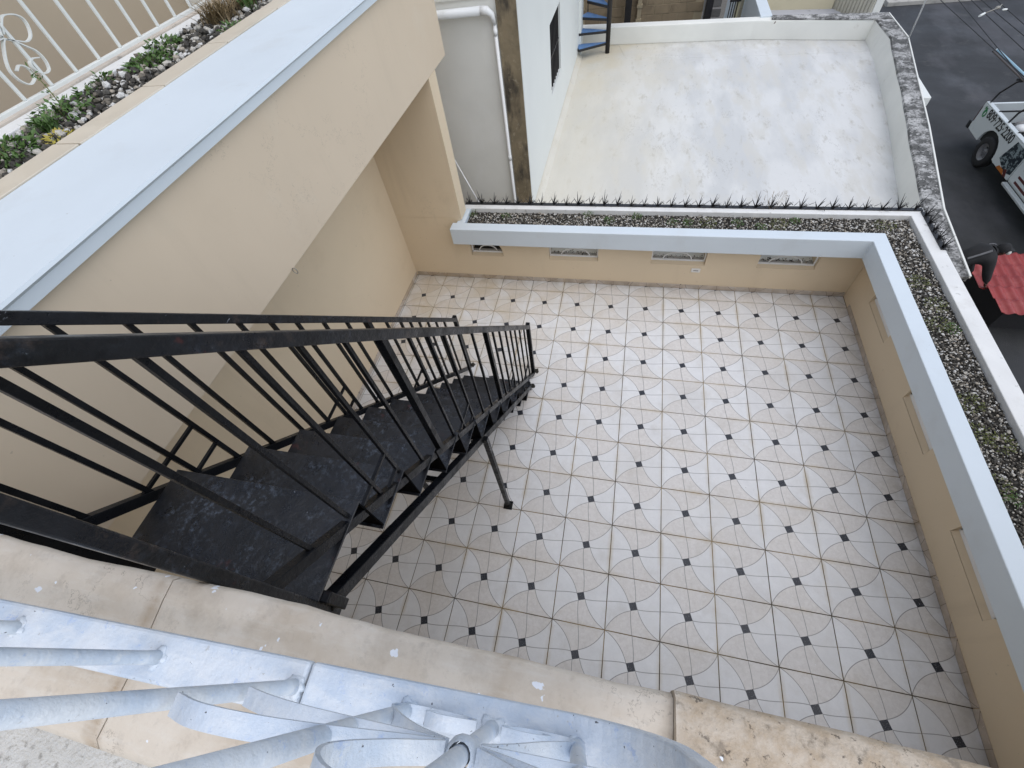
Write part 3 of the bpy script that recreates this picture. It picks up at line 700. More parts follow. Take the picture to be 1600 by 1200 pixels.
xs_ = [-3.6, -2.19, -1.585, -0.495]
for a_, c_, sd_ in zip(xs_, xs_[1:], (1, 2, 3)):
    curb_piece(a_ + 0.0015, c_ - 0.0015, pl_, max(8, int((c_ - a_) * 22)), 0.0035, sd_).build('coping_block', M['curb'], nw)
pr_ = [(-0.03, ZC - 0.14), (0.002, ZC - 0.03), (0.003, ZC), (-0.008, ZC + 0.014), (-0.05, ZC + 0.018), (-0.20, ZC + 0.02), (-0.33, ZC + 0.018), (-0.34, ZC - 0.14)]
curb_piece(-0.4955, 4.5, pr_, 90, 0.003, 5).build('coping_block', M['curb'], nw)
for cx, w in ((-2.185, .012), (-1.583, .008), (-1.20, .002)):
    MB().box(cx - w / 2, cx + w / 2, -0.30, -0.012, ZC - 0.12, ZC - 0.045).build('crack', M['soil'], nw)

# ================================================================== NEIGHBOURING ROOF AND HOUSES
RZ = 0.36
nb = empty('flat_roof', (0, 7, RZ), 0, "neighbour's worn white flat roof with mouldy coping beyond the spikes", 'roof')
off = (0, -7, -RZ)
o = MB(); o.prism([(-2.1, 3.36, RZ - .2), (2.70, 3.36, RZ - .2), (3.45, 6.4, RZ - .2), (4.1, 10.75, RZ - .2), (-2.1, 10.95, RZ - .2)], (0, 0, 0.2))
o.build('roof_floor', M['roof_white'], nb, loc=off)
o = MB().prism([(-1.2, 10.9, RZ - .004), (-0.9, 9.75, RZ - .004), (1.0, 9.55, RZ - .004), (3.85, 9.45, RZ - .004), (4.0, 10.7, RZ - .004)], (0, 0, 0.008))
o.build('raised_screed', M['roof_white'], nb, loc=off, bevel=0.003)
PZ = 0.70
o = MB().prism([(-2.0, 10.60, RZ), (1.68, 10.38, RZ), (3.80, 9.98, RZ), (3.86, 10.24, RZ), (1.72, 10.60, RZ), (-2.0, 10.86, RZ)], (0, 0, PZ - RZ))
o.build('far_parapet', M['roof_parapet'], nb, loc=off, bevel=0.02)
o = MB().prism([(1.99, 10.335, PZ + .001), (3.74, 9.98, PZ + .001), (4.10, 9.93, PZ + .001), (4.07, 10.26, PZ + .001), (2.02, 10.55, PZ + .001)], (0, 0, 0.02))
o.build('far_coping', M['mould'], nb, loc=off)
# right parapet: outer line O, inner top line I, inner foot line F
O_ = [(4.072, 10.23), (4.065, 8.963), (3.78, 7.4), (3.467, 5.684), (3.06, 3.70), (2.94, 2.51)]
I_ = [(3.806, 9.96), (3.818, 9.004), (3.62, 7.9), (3.412, 6.70), (3.014, 4.52), (2.845, 3.60), (2.74, 2.50)]
F_ = [(3.80, 9.9), (3.72, 9.0), (3.58, 7.9), (3.36, 6.45), (3.0, 4.45), (2.82, 3.60), (2.70, 2.50)]
def lerp_line(Ln, t):
    d = [0.0]
    for p, q in zip(Ln, Ln[1:]): d.append(d[-1] + math.dist(p, q))
    t *= d[-1]
    for i in range(len(Ln) - 1):
        if t <= d[i + 1] + 1e-9:
            u = (t - d[i]) / (d[i + 1] - d[i]); return (Ln[i][0] + (Ln[i + 1][0] - Ln[i][0]) * u, Ln[i][1] + (Ln[i + 1][1] - Ln[i][1]) * u)
    return Ln[-1]
def at_y(Ln, y):
    for p, q in zip(Ln, Ln[1:]):
        if p[1] >= y >= q[1]:
            u = (p[1] - y) / (p[1] - q[1]); return p[0] + (q[0] - p[0]) * u
    return Ln[0][0] if y > Ln[0][1] else Ln[-1][0]
n_ = 44; vs = []; fs = []; vs2 = []; fs2 = []; rr_ = random.Random(5)
for i in range(n_ + 1):
    y = 10.22 + (2.51 - 10.22) * i / n_
    wv = 0.005 * math.sin(y * 2.1) + 0.004 * math.sin(y * 5.7)
    xo, xi, xf = at_y(O_, y), at_y(I_, y) + wv, at_y(F_, y) + wv * .5
    zz = PZ
    vs += [(xf - .02, y, RZ - 0.02), (xi - 0.012, y, zz - 0.015), (xi + 0.03, y, zz - 0.02), (xo - 0.02, y, zz - 0.02), (xo - 0.02, y, GZ)]
    vs2 += [(xi - 0.01, y, zz - 0.012), (xi + .004, y, zz + 0.012), (xo, y, zz + 0.014), (xo, y, zz - 0.05)]
for i in range(n_):
    for k_ in range(4): fs.append((i * 5 + k_, (i + 1) * 5 + k_, (i + 1) * 5 + k_ + 1, i * 5 + k_ + 1))
    for k_ in range(4): fs2.append((i * 4 + k_, (i + 1) * 4 + k_, (i + 1) * 4 + (k_ + 1) % 4, i * 4 + (k_ + 1) % 4))
fs2 += [(0, 1, 2, 3), tuple(n_ * 4 + q for q in (3, 2, 1, 0))]
fs += [(0, 1, 2, 3, 4), tuple(n_ * 5 + q for q in (4, 3, 2, 1, 0))]
b = MB(); b.add(vs, fs); b.build('street_parapet', M['roof_parapet'], nb, loc=off)
b = MB(); b.add(vs2, fs2); b.build('street_coping', M['mould'], nb, loc=off)
o = MB()
for p, q in zip(O_, O_[1:]): o.bar((p[0] + .004, p[1], PZ + .012), (q[0] + .004, q[1], PZ + .012), 0.018, 0.03)
o.build('white_edge', M['roof_parapet'], nb, loc=off)
o = MB().prism([(2.72, 3.36, GZ), (3.44, 6.4, GZ), (4.03, 10.2, GZ), (-2.1, 10.2, GZ), (-2.1, 3.36, GZ)], (0, 0, RZ - 0.2 - GZ - .001))
o.build('house_body', M['roof_parapet'], nb, loc=off)
o = MB().prism([(3.4, 7.57, 0.16), (4.28, 7.57, 0.16), (4.34, 9.0, 0.16), (3.6, 9.2, 0.16)], (0, 0, 0.14))
o.build('canopy', M['white'], nb, loc=off, bevel=0.012)
for i, (x, y) in enumerate([(2.02, 10.36), (2.06, 10.40)]):
    MB().tube([(x, y, PZ - 0.30), (x + .01, y - .02, PZ - 0.12), (x + .05 - .06 * i, y - .06, PZ - .02)], 0.008, 6).build('rebar', M['rust'], nb, loc=off)

# white upper storey of the neighbour, with raw end wall and grey gable
up = empty('white_house', (-1.97, 4.0, RZ), 0, "white upper storey beside the neighbour's flat roof, with a barred window", 'house')
o = MB(); wall_with_holes(o, 'y', -0.22, 0.0, 0.0, 6.05, 0, 3.9, [(2.10, 3.20, 0.77, 1.70)])
o.box(-0.22, 0.05, 6.05, 6.45, 0, 3.9)
o.build('wall_body', M['white'], up)
MB().prism([(0.001, 0, 0), (0.09, 0, 0), (0.02, 0, 0.06), (0.001, 0, 0.10)], (0, 6.0, 0)).build('cove', M['roof_white'], up)
wdw = MB().box(-0.13, -0.10, 2.10, 3.20, 0.77, 1.70).build('window', M['truck_glass'], up)
for k_ in range(8):
    y = 2.15 + k_ * 0.143
    MB().box(-0.05, -0.028, y, y + 0.022, 0.772, 1.698).build('window_bar', M['dark_iron'], wdw)
MB().box(-0.05, -0.026, 2.102, 3.198, 1.20, 1.225).build('window_bar', M['dark_iron'], wdw)
MB().box(-0.225, -0.004, -0.03, -0.002, -3.2, 3.9).build('raw_end_wall', M['raw_concrete'], up)
MB().box(-4.0, -0.226, 0.02, 0.22, -3.2, 3.9).build('grey_gable', M['grey_wall'], up)
MB().box(-4.0, -0.30, 0.0, 0.0195, 2.56, 3.9).build('cream_gable', M['roof_parapet'], up)
dp = empty('drain_pipe', (-2.24, 3.98, 0.3), 0, 'white plastic drain pipe running down the grey gable wall', 'pipe')
MB().tube([(-1.6, -0.03, 2.50), (-0.9, -0.03, 2.515), (-0.12, -0.03, 2.53)], 0.042, 14).build('cross_pipe', M['pvc'], dp)
MB().tube([(-0.12, -0.03, 2.53), (-0.05, -0.03, 2.525), (-0.005, -0.025, 2.49), (0.012, -0.012, 2.40)], [0.045, 0.042, 0.032, 0.024], 14).build('elbow', M['pvc'], dp)
MB().tube([(0.012, -0.012, 2.42), (0.012, -0.012, -3.0)], 0.020, 14).build('down_pipe', M['pvc'], dp)
for z in (2.30, 0.9): MB().tube([(0.012, -.012, z), (0.012, -.012, z + .06)], 0.024, 14).build('collar', M['pvc'], dp)
tag(MB().tube([(-3.05, 3.95, 1.25), (-2.68, 3.72, 0.62)], 0.012, 6).build('service_cable', M['pvc']), 'thin white cable slanting down beside the grey gable', 'cable')
tag(MB().box(-6, -1.98, 3.36, 4.0, -2.9, -0.6).build('alley', M['raw_concrete']), 'dark alley floor behind the terrace corner', kind='structure')
# dark grit on the window ledges
def f_ledge(r):
    a, c = r.choice(WB); return r.uniform(a + .02, c - .02), YB + 0.125 + r.gauss(0, .017)
pebbles('debris', 'dark grit and pale crumbs lying on the ledges of the low windows', f_ledge, 330, 0.004, 0.013, M['pebble'], lambda x, y: SILLZ + .009, 11)

# spiral staircase in the roof corner
ss = empty('spiral_staircase', (-1.33, 10.12, RZ), 0, 'blue and black iron spiral staircase in the corner of the flat roof', 'staircase')
MB().tube([(0, 0, 0), (0, 0, 3.6)], 0.05, 12).build('centre_pole', M['dark_iron'], ss)
for k_ in range(14):
    a0 = math.radians(186 - 2 - k_ * 24); a1 = a0 + math.radians(26); z = 0.20 + k_ * 0.21
    r0, r1 = 0.05, 0.70
    P4 = [(r0 * math.cos(a0), r0 * math.sin(a0), z), (r1 * math.cos(a0), r1 * math.sin(a0), z), (r1 * math.cos(a1), r1 * math.sin(a1), z), (r0 * math.cos(a1), r0 * math.sin(a1), z)]
    s_ = MB().prism(P4, (0, 0, 0.012)).build('step', M['blue_step'], ss)
    e_ = MB()
    for p_, q_ in ((P4[0], P4[1]), (P4[1], P4[2]), (P4[3], P4[2])):
        e_.bar((p_[0], p_[1], z - 0.02), (q_[0], q_[1], z - 0.02), 0.02, 0.045)
    e_.build('step_frame', M['dark_iron'], s_)
    for a in (a0, (a0 + a1) / 2):
        MB().bar((r1 * math.cos(a), r1 * math.sin(a), z - .03), (r1 * math.cos(a), r1 * math.sin(a), z + 1.0), 0.018, 0.018, (1, 0, 0)).build('baluster', M['dark_iron'], ss)
hr_ = [(0.70 * math.cos(math.radians(186 - k_ * 12)), 0.70 * math.sin(math.radians(186 - k_ * 12)), 1.18 + k_ * 0.105) for k_ in range(26)]
MB().tube(hr_, 0.018, 8).build('handrail', M['dark_iron'], ss)

# yard walls behind the flat roof
bw = empty('block_wall', (0, 13.0, 0), 0, 'unpainted brown concrete block wall behind the flat roof', 'wall')
MB().box(-2.4, 0.86, 0.012, 0.16, -3.0, 2.2).build('mortar_core', M['mortar'], bw)
blk = MB().box(-0.193, 0.193, 0, 0.03, 0.006, 0.194).mesh('block', M['block'], bevel=0.004, seg=1)
for r_ in range(-3, 9):
    for c_ in range(-6, 3):
        x = c_ * 0.40 + (0.2 if r_ % 2 else 0.0) + 0.06
        if x < -2.2 or x > 0.68: continue
        t_ = link_mesh('block', blk, bw, (x, random.uniform(-.004, .004), r_ * 0.20))
        t_.rotation_euler = (0, 0, random.uniform(-.006, .006))
for x, w, lb in ((-1.00, 0.16, 'dark timber post in front of the block wall near the spiral staircase'), (0.93, 0.17, 'dark leaning post at the right end of the block wall')):
    p_ = empty('post', (x, 12.72, -2.9), 0, lb, 'post')
    MB().prism([(-w / 2, -.08, 0), (w / 2, -.08, 0), (w / 2, .08, 0), (-w / 2, .08, 0)], (0.06 if x > 0 else 0, 0, 5.2)).build('shaft', M['dark_iron'], p_, bevel=0.01)
    MB().box(-w / 2 - .02, w / 2 + .02, -.1, .1, 0, 0.12).build('foot', M['grey_step'], p_)
p_ = empty('post', (-0.72, 12.9, -2.9), 0, 'pale narrow concrete post against the block wall', 'post')
MB().box(-.05, .05, -.05, .05, 0, 5.2).build('shaft', M['mortar'], p_, bevel=0.006)
for k_ in range(8): MB().box(-.07, .07, -.07, .07, 2.7 + k_ * .3, 2.76 + k_ * .3).build('band', M['mortar'], p_)
gs = empty('concrete_steps', (1.20, 12.9, -1.2), 0, 'grey concrete steps climbing between the dark post and the iron gate', 'steps')
for k_ in range(12):
    MB().box(-0.20, 0.22, k_ * 0.16, k_ * 0.16 + 0.5, k_ * 0.17, k_ * 0.17 + 0.168).build('step', M['grey_step'], gs, bevel=0.008)
ig = empty('iron_gate', (1.56, 12.8, -1.5), 0, 'black iron gate with a faded yellow panel beside the speckled wall', 'gate')
MB().box(0.05, 0.14, 0, 0.03, 0, 3.4).build('panel', M['yellow'], ig)
for k_ in range(4): MB().box(-0.10 + k_ * 0.055, -0.08 + k_ * 0.055, -0.02, 0.0, 0, 3.4).build('gate_bar', M['dark_iron'], ig)
for z in (0.5, 1.2, 1.9, 2.6): MB().box(-0.12, 0.14, -0.045, -0.021, z, z + .04).build('gate_rail', M['dark_iron'], ig)
tag(MB().box(1.76, 2.36, 13.0, 13.15, -3, 2.6).build('speckled_wall', M['speckle']), 'pale speckled plaster wall behind the iron gate', 'wall')
o = MB().prism([(1.79, 10.50, GZ), (2.02, 10.50, GZ), (2.06, 16, GZ), (1.83, 16, GZ)], (0, 0, 0.73 - GZ))
tag(o.build('boundary_wall', M['white_coping'], bevel=0.01), 'white boundary wall running away behind the flat roof', 'wall')
ch = empty('cream_house', (3.4, 13.8, -0.3), 0, 'cream house with a pale grey yard floor beyond the mouldy coping', 'house')
MB().prism([(-1.3, -3.0, -0.15), (1.35, -3.0, -0.15), (1.35, 0.6, -0.15), (-1.3, 0.9, -0.15)], (0, 0, 0.15)).build('yard_floor', M['lavender'], ch)
MB().prism([(-1.3, 0.80, 0), (0.85, 0.45, 0), (0.88, 0.65, 0), (-1.3, 1.0, 0)], (0, 0, 3.0)).build('wall_body', M['cream'], ch)
MB().prism([(-1.35, -3.0, -2.6), (1.36, -3.0, -2.6), (1.36, 0.6, -2.6), (-1.35, 0.9, -2.6)], (0, 0, 2.44)).build('base', M['cream'], ch)
cf = empty('sheet_fence', (4.45, 13.5, -0.3), 0, 'cream ribbed sheet metal fence beside the pale grey yard', 'fence')
A0, A1 = Vector((0.33, -0.45, 0)), Vector((-0.20, 0.85, 0))
for k_ in range(12):
    p0 = A0.lerp(A1, k_ / 12); p1 = A0.lerp(A1, (k_ + 0.8) / 12)
    MB().bar((p0.x, p0.y, 0.35), (p1.x, p1.y, 0.35), 0.03, 0.95).build('sheet', M['cream_metal'], cf)
MB().prism([(0.36, -0.45, -2.6), (0.52, -0.45, -2.6), (-0.02, 1.3, -2.6), (-0.18, 1.3, -2.6)], (0, 0, 3.35)).build('end_wall', M['roof_parapet'], cf)

# ================================================================== BLACK IRON STAIRCASE
st = empty('iron_staircase', (-1.93, 1.0, 0), 0, 'steep black painted iron staircase climbing from the tiled terrace to the roof', 'staircase')
SO = (1.93, -1.0, 0)
SXL, SXR = -2.34, -1.52
RUN, RISE, Z0, Y0 = 0.241, 0.264, 2.806, -1.40
def sb(b, name, mat, bevel=0.0): return b.build(name, mat, st, bevel=bevel, loc=SO)
for i in range(11):
    yn, z = Y0 + RUN * i, Z0 - RISE * i
    yb_ = yn - RUN - (0.10 if i == 0 else 0.025)
    t_ = sb(MB().box(SXL + 0.022, SXR + 0.022, yb_, yn, z - 0.006, z), 'tread', M['black_tread'], 0.0028)
    zl = z - RISE if i < 10 else 0.004
    sb(MB().hexa([(SXL + .024, yn - .012, zl + .001), (SXR + .02, yn - .012, zl + .001), (SXR + .02, yn - .006, zl + .001), (SXL + .024, yn - .006, zl + .001)],
                 [(SXL + .024, yn - .012, z - .0065), (SXR + .02, yn - .012, z - .0065), (SXR + .02, yn - .006, z - .0065), (SXL + .024, yn - .006, z - .0065)]), 'riser', M['matte_black'])
def ubar(x, y): return 1.285 - 1.018 * y        # bottom rail height along the flight
def lstr(x, y): return 1.035 - 0.965 * y        # lower stringer
def hr(x, y): return (2.185 - 1.075 * y) if x > -2 else (2.20 - 1.062 * y)
YT = -1.715
for x, w in ((SXL, 1), (SXR, 1)):
    sb(MB().bar((x, 1.25, ubar(x, 1.25) - .015), (x, YT - .045, ubar(x, YT - .045) - .015), 0.032, 0.042), 'bottom_rail', M['black_iron'], 0.002)
    yl = 1.05
    sb(MB().bar((x, yl, lstr(x, yl)), (x, YT - .02, lstr(x, YT - .02)), 0.045, 0.055), 'stringer', M['black_iron'], 0.003)
    sb(MB().bar((x, 1.262, hr(x, 1.262)), (x, YT - 0.02, hr(x, YT - .02)), 0.045, 0.042), 'handrail', M['black_rail'], 0.004)
    sb(MB().box(x - .021, x + .021, 1.237, 1.280, 0, hr(x, 1.26) + 0.055), 'newel_post', M['black_iron'], 0.003)
    sb(MB().box(x - .017, x + .017, YT - .058, YT - .022, 2.62, hr(x, YT) + 0.02), 'newel_post', M['black_rail'] if x > -2 else M['black_iron'], 0.004)
ysR = [-1.61, -1.462, -1.307, -1.171, -1.02, -0.861, -0.70, -0.561, -0.42, -0.26, -0.09, 0.122, 0.255, 0.39, 0.535, 0.66, 0.79, 0.933, 1.09]
ysL = [-1.66, -1.51, -1.365, -1.22, -1.065, -0.90, -0.738, -0.602, -0.474, -0.317, -0.155, 0.012, 0.198, 0.36, 0.48, 0.604, 0.735, 0.87, 1.02]
for x, ys, big in ((SXR, ysR, (5, 11)), (SXL, ysL, (11,))):
    for k_, y in enumerate(ys):
        w = (0.034 if x > -2 else 0.040) if k_ in big else (0.0158 if x > -2 else 0.019)
        sb(MB().box(x - w / 2, x + w / 2, y - w / 2, y + w / 2, ubar(x, y) - 0.01, hr(x, y) - 0.012), 'post' if k_ in big else 'baluster', M['black_iron'], 0.0015)
def brace(x, y0, y1, z): sb(MB().bar((x, y0, z), (x, y1, z), 0.014, 0.014), 'brace_rod', M['black_iron'])
for x, y0, y1, z in ((SXL, -1.53, -1.222, 2.848), (SXL, -1.385, -1.222, 2.696), (SXL, -0.755, -0.474, 2.06), (SXL, -0.605, -0.474, 1.908), (SXL, 0.12, 0.36, 1.16), (SXL, 0.265, 0.36, 1.01),
                     (SXR, -1.42, -1.171, 2.73), (SXR, -1.27, -1.171, 2.58), (SXR, -0.64, -0.42, 1.935), (SXR, -0.49, -0.42, 1.785), (SXR, 0.32, 0.535, 0.95), (SXR, 0.47, 0.535, 0.80), (SXR, .85, 1.09, .42)):
    brace(x, y0, y1, z)
sb(MB().bar((SXL, -0.98, lstr(0, -.98) - .01), (SXR, -0.98, lstr(0, -.98) - .01), 0.03, 0.03), 'cross_bar', M['black_iron'])
sb(MB().bar((SXL, 0.10, lstr(0, .10) - .01), (SXR, 0.10, lstr(0, .10) - .01), 0.03, 0.03), 'cross_bar', M['black_iron'])
sb(MB().box(SXR + 0.012, SXR + 0.052, -0.44, -0.40, 0, lstr(0, -.42) + 0.01), 'support_leg', M['black_iron'], 0.003)
sb(MB().box(SXL - 0.02, SXL + 0.02, -0.44, -0.40, 0, lstr(0, -.42) - 0.02), 'support_leg', M['black_iron'], 0.003)
sb(MB().box(SXL - 0.06, SXR + 0.05, YT - 0.025, YT + 0.012, 2.66, 2.80), 'top_beam', M['black_iron'], 0.004)
for x, y in ((SXR + 0.03, 1.29), (SXR + .02, 1.06), (SXL + .03, 1.29), (SXR + 0.03, -0.42)):
    b = MB(); rr2 = random.Random(int(x * 100 + y * 1000)); pts = []
    for k_ in range(11):
        a = 2 * math.pi * k_ / 11; r_ = 0.036 * rr2.uniform(0.6, 1.25); pts.append((x + r_ * math.cos(a), y + r_ * math.sin(a), 0.0012))
    b.prism(pts, (0, 0, 0.006)); sb(b, 'foot_weld', M['soil'])

sb(MB().box(SXR - 0.012, SXR + 0.076, -0.464, -0.376, 0.001, 0.007), 'base_plate', M['black_iron'], 0.001)

# ================================================================== WHITE ROOF RAILING BELOW THE CAMERA
r0 = Vector((-1.787, -1.925, 3.42)); e_ = Vector((0.999, 0.045, 0)).normalized(); u_ = Vector((0.003, -0.043, 0.999)).normalized()
n_v = e_.cross(u_).normalized()
def RP(s, h, d=0.0): return r0 + e_ * s + u_ * h + n_v * d
wr = empty('iron_railing', tuple(r0), 0, 'white painted iron railing with leaf scrolls on the roof curb in the foreground', 'railing')
WO = tuple(-r0)
def wb(b, name, bevel=0.0): return b.build(name, M['white_iron'], wr, bevel=bevel, loc=WO)
def rail(p0, p1):
    return MB().bar(p0, p1, 0.078, 0.026)
wb(rail(RP(-0.55, -0.012), RP(0.668, -0.012)), 'bottom_rail', 0.006)
wb(rail(RP(0.672, -0.012), RP(1.10, -0.012)), 'bottom_rail', 0.006)
bend = [RP(1.09, -0.012)] + [RP(1.10 + 0.16 * math.sin(t), -0.012 + 0.16 * (1 - math.cos(t))) for t in [k_ * math.pi / 2 / 10 for k_ in range(11)]] + [RP(1.26, 0.72)]
wb(MB().strip(bend, n_v, 0.078, 0.024), 'end_rail', 0.004)
wb(MB().bar(RP(-0.55, 0.72), RP(1.30, 0.72), 0.05, 0.025), 'top_rail', 0.005)
for s_ in (-0.25, 0.045, 0.375, 0.655, 0.859, 1.0, 1.132):
    b = MB(); h1 = 0.715
    b.tube([RP(s_, -0.004), RP(s_, 0.03), RP(s_, 0.3), RP(s_, h1)], [0.0128, 0.0110, 0.0110, 0.0110], 14)
    o = wb(b, 'baluster')
    rr2 = random.Random(int(s_ * 1000)); w_ = MB(); bm = bmesh.new(); bmesh.ops.create_icosphere(bm, subdivisions=3, radius=1.0)
    ph = [rr2.uniform(0, 6.3) for _ in range(6)]
    pts_ = []
    for v in bm.verts:
        k_ = 1 + .16 * math.sin(5 * v.co.x + ph[0]) + .14 * math.sin(6 * v.co.y + ph[1]) + .10 * math.sin(9 * (v.co.x + v.co.y) + ph[2])
        pts_.append((v.co.x * .0185 * k_, v.co.y * .0165 * k_, v.co.z * .0075 * k_ + .001))
    w_.add(pts_, [tuple(v.index for v in f.verts) for f in bm.faces], 0, True); bm.free()
    me = w_.mesh('weld', M['white_iron'])
    l_ = link_mesh('weld', me, o); l_.location = RP(s_, 0)
def leaf(pts, w=0.022):
    # Catmull-Rom smoothing of the bend
    P = [Vector((a, b_)) for a, b_ in pts]; P = [P[0] * 2 - P[1]] + P + [P[-1] * 2 - P[-2]]; out = []
    for i in range(1, len(P) - 2):
        for k_ in range(6):
            t = k_ / 6
            q = 0.5 * ((2 * P[i]) + (P[i + 1] - P[i - 1]) * t + (2 * P[i - 1] - 5 * P[i] + 4 * P[i + 1] - P[i + 2]) * t * t + (3 * P[i] - P[i - 1] - 3 * P[i + 1] + P[i + 2]) * t ** 3)
            out.append(q)
    out.append(P[-2])
    return wb(MB().strip([RP(q.x, q.y) for q in out], n_v, w, 0.0045), 'leaf_scroll')
S0 = 1.0
leaf([(S0 - .02, .215), (S0 - .07, .175), (S0 - .115, .115), (S0 - .15, .05), (S0 - .142, .016), (S0 - .11, .006), (S0 - .05, .012), (S0 - .02, .03)])
leaf([(S0 + .02, .205), (S0 + .05, .165), (S0 + .085, .10), (S0 + .125, .04), (S0 + .118, .014), (S0 + .085, .006), (S0 + .05, .012), (S0 + .02, .03)])
leaf([(0.678, .16), (0.72, .185), (0.78, .205), (0.85, .212), (0.92, .214), (0.975, .218)])
leaf([(0.678, .29), (0.73, .315), (0.80, .31), (0.87, .28), (0.93, .245), (0.975, .224)])
leaf([(1.02, .212), (1.07, .205), (1.13, .20), (1.20, .195), (1.235, .20)])
leaf([(1.02, .222), (1.06, .245), (1.12, .285), (1.18, .30), (1.235, .29)])
leaf([(S0 - .02, .23), (S0 - .07, .29), (S0 - .10, .36), (S0 - .07, .42), (S0, .46)])
leaf([(S0 + .02, .23), (S0 + .07, .29), (S0 + .10, .36), (S0 + .07, .42), (S0, .46)])
leaf([(S0 - .02, .035), (S0 - .07, .045), (S0 - .10, .03), (S0 - .085, .02)], 0.02)
leaf([(S0 + .02, .035), (S0 + .06, .045), (S0 + .09, .03), (S0 + .08, .02)], 0.02)
b = MB(); b.lathe([(0.0132, -0.018), (0.0175, -0.010), (0.019, 0.0), (0.0175, 0.010), (0.0132, 0.018)], (0, 0, 0), 14)
o = wb(b, 'collar'); o.location = Vector(WO) + RP(S0, 0.218)

# railing on the far side of the left planter ----------------------------------
nr = empty('iron_railing', (-4.25, 0, 3.40), 0, 'white iron railing with looped scrolls beside the stony planter, top left', 'railing')
NO = (4.25, 0, -3.40)
def nbld(b, name, bevel=0.0): return b.build(name, M['white'], nr, bevel=bevel, loc=NO)
nbld(MB().box(-4.268, -4.232, -3, 5, 3.436, 3.462), 'bottom_rail', 0.003)
nbld(MB().box(-4.268, -4.232, -3, 5, 4.22, 4.246), 'top_rail', 0.003)
yk = -1.6
for k_ in range(26):
    y = -1.64 + 0.2075 * k_
    nbld(MB().box(-4.259, -4.241, y - .009, y + .009, 3.463, 4.219), 'baluster', 0.002)
def nscroll(pts):
    P = [Vector(p) for p in pts]; P = [P[0] * 2 - P[1]] + P + [P[-1] * 2 - P[-2]]; out = []
    for i in range(1, len(P) - 2):
        for k_ in range(4):
            t = k_ / 4
            out.append(0.5 * ((2 * P[i]) + (P[i + 1] - P[i - 1]) * t + (2 * P[i - 1] - 5 * P[i] + 4 * P[i + 1] - P[i + 2]) * t * t + (3 * P[i] - P[i - 1] - 3 * P[i + 1] + P[i + 2]) * t ** 3))
    out.append(P[-2])
    nbld(MB().strip([(-4.25, q.x, q.y) for q in out], (1, 0, 0), 0.024, 0.006), 'scroll')
nscroll([(0.601, 3.719), (0.618, 3.706), (0.655, 3.69), (0.706, 3.671), (0.752, 3.684), (0.782, 3.722), (0.787, 3.758), (0.761, 3.783), (0.721, 3.795), (0.686, 3.794), (0.643, 3.762), (0.619, 3.732)])
nscroll([(0.61, 3.712), (0.63, 3.702), (0.675, 3.661), (0.714, 3.62), (0.721, 3.572), (0.703, 3.532), (0.671, 3.522), (0.636, 3.534), (0.621, 3.561), (0.629, 3.591), (0.66, 3.601), (0.697, 3.593)])
nscroll([(0.60, 3.715), (0.574, 3.697), (0.519, 3.641), (0.49, 3.591), (0.497, 3.543), (0.529, 3.512), (0.566, 3.517), (0.59, 3.533), (0.595, 3.57), (0.563, 3.6), (0.523, 3.584)])
nscroll([(0.601, 3.719), (0.55, 3.72), (0.50, 3.70), (0.44, 3.71), (0.42, 3.75), (0.44, 3.79), (0.50, 3.80), (0.56, 3.76), (0.60, 3.725)])
nscroll([(0.60, 3.725), (0.66, 3.83), (0.70, 3.90), (0.68, 3.97), (0.62, 3.97), (0.61, 3.92), (0.65, 3.90)])
nscroll([(0.60, 3.725), (0.54, 3.83), (0.50, 3.90), (0.52, 3.97), (0.58, 3.97), (0.59, 3.92), (0.55, 3.90)])

# ================================================================== SPIKE STRIPS
def spike_cluster(seed):
    r = random.Random(seed); b = MB()
    def sp(dx, dy, dz, w=0.0065):
        b.tube([(0, 0, 0.0), (dx * .5, dy * .5, dz * .5), (dx, dy, dz)], [w, w * .62, 0.0008], 5)
    sp(r.uniform(-.006, .02), 0.015, 0.15 * r.uniform(.9, 1.15), .0075)
    sp(0.035 + r.uniform(-.01, .01), 0.03, 0.11); sp(-0.05, 0.02, 0.075 + r.uniform(0, .02)); sp(0.075, 0.01, 0.06)
    sp(-.02, -.03, 0.085); sp(0.02, 0.055, 0.09)
    b.tube([(-.078, 0, .012), (-.04, .012, .062), (-0.005, 0, .012)], [.004, .003, .004], 4)
    b.tube([(.078, 0, .012), (.045, .01, .055), (0.005, 0, .012)], [.004, .003, .004], 4)
    sp(.08, .0, .05, .008)
    return b
CL = [spike_cluster(s).mesh('spike', M['blackplastic']) for s in range(4)]
s1 = empty('spike_strip', (0, 3.285, PT), 0, 'row of black anti-climb spikes along the far edge of the planter', 'spikes')
MB().box(-2.74, 2.59, -0.022, 0.03, 0.003, 0.012).build('base_strip', M['blackplastic'], s1)
x = -2.68; k_ = 0
while x < 2.55:
    o = link_mesh('spike', CL[k_ % 4], s1, (x, random.uniform(-.008, .008), 0.010)); o.rotation_euler = (random.uniform(-.15, .15), random.uniform(-.2, .2), random.uniform(-.6, .5)); q_ = random.uniform(.78, 1.2); o.scale = (q_, q_, random.uniform(.8, 1.25))
    x += 0.163 + random.uniform(-.008, .008); k_ += 1
s2 = empty('spike_strip', (2.585, 0, PT), 0, 'short row of black anti-climb spikes turning the planter corner towards the street', 'spikes')
MB().box(-0.022, 0.022, 2.60, 3.25, 0.003, 0.012).build('base_strip', M['blackplastic'], s2)
for k_ in range(5):
    o = link_mesh('spike', CL[k_ % 4], s2, (0, 3.18 - k_ * 0.135, 0.010)); o.rotation_euler = (0, 0, -math.pi / 2 + random.uniform(-.3, .3))

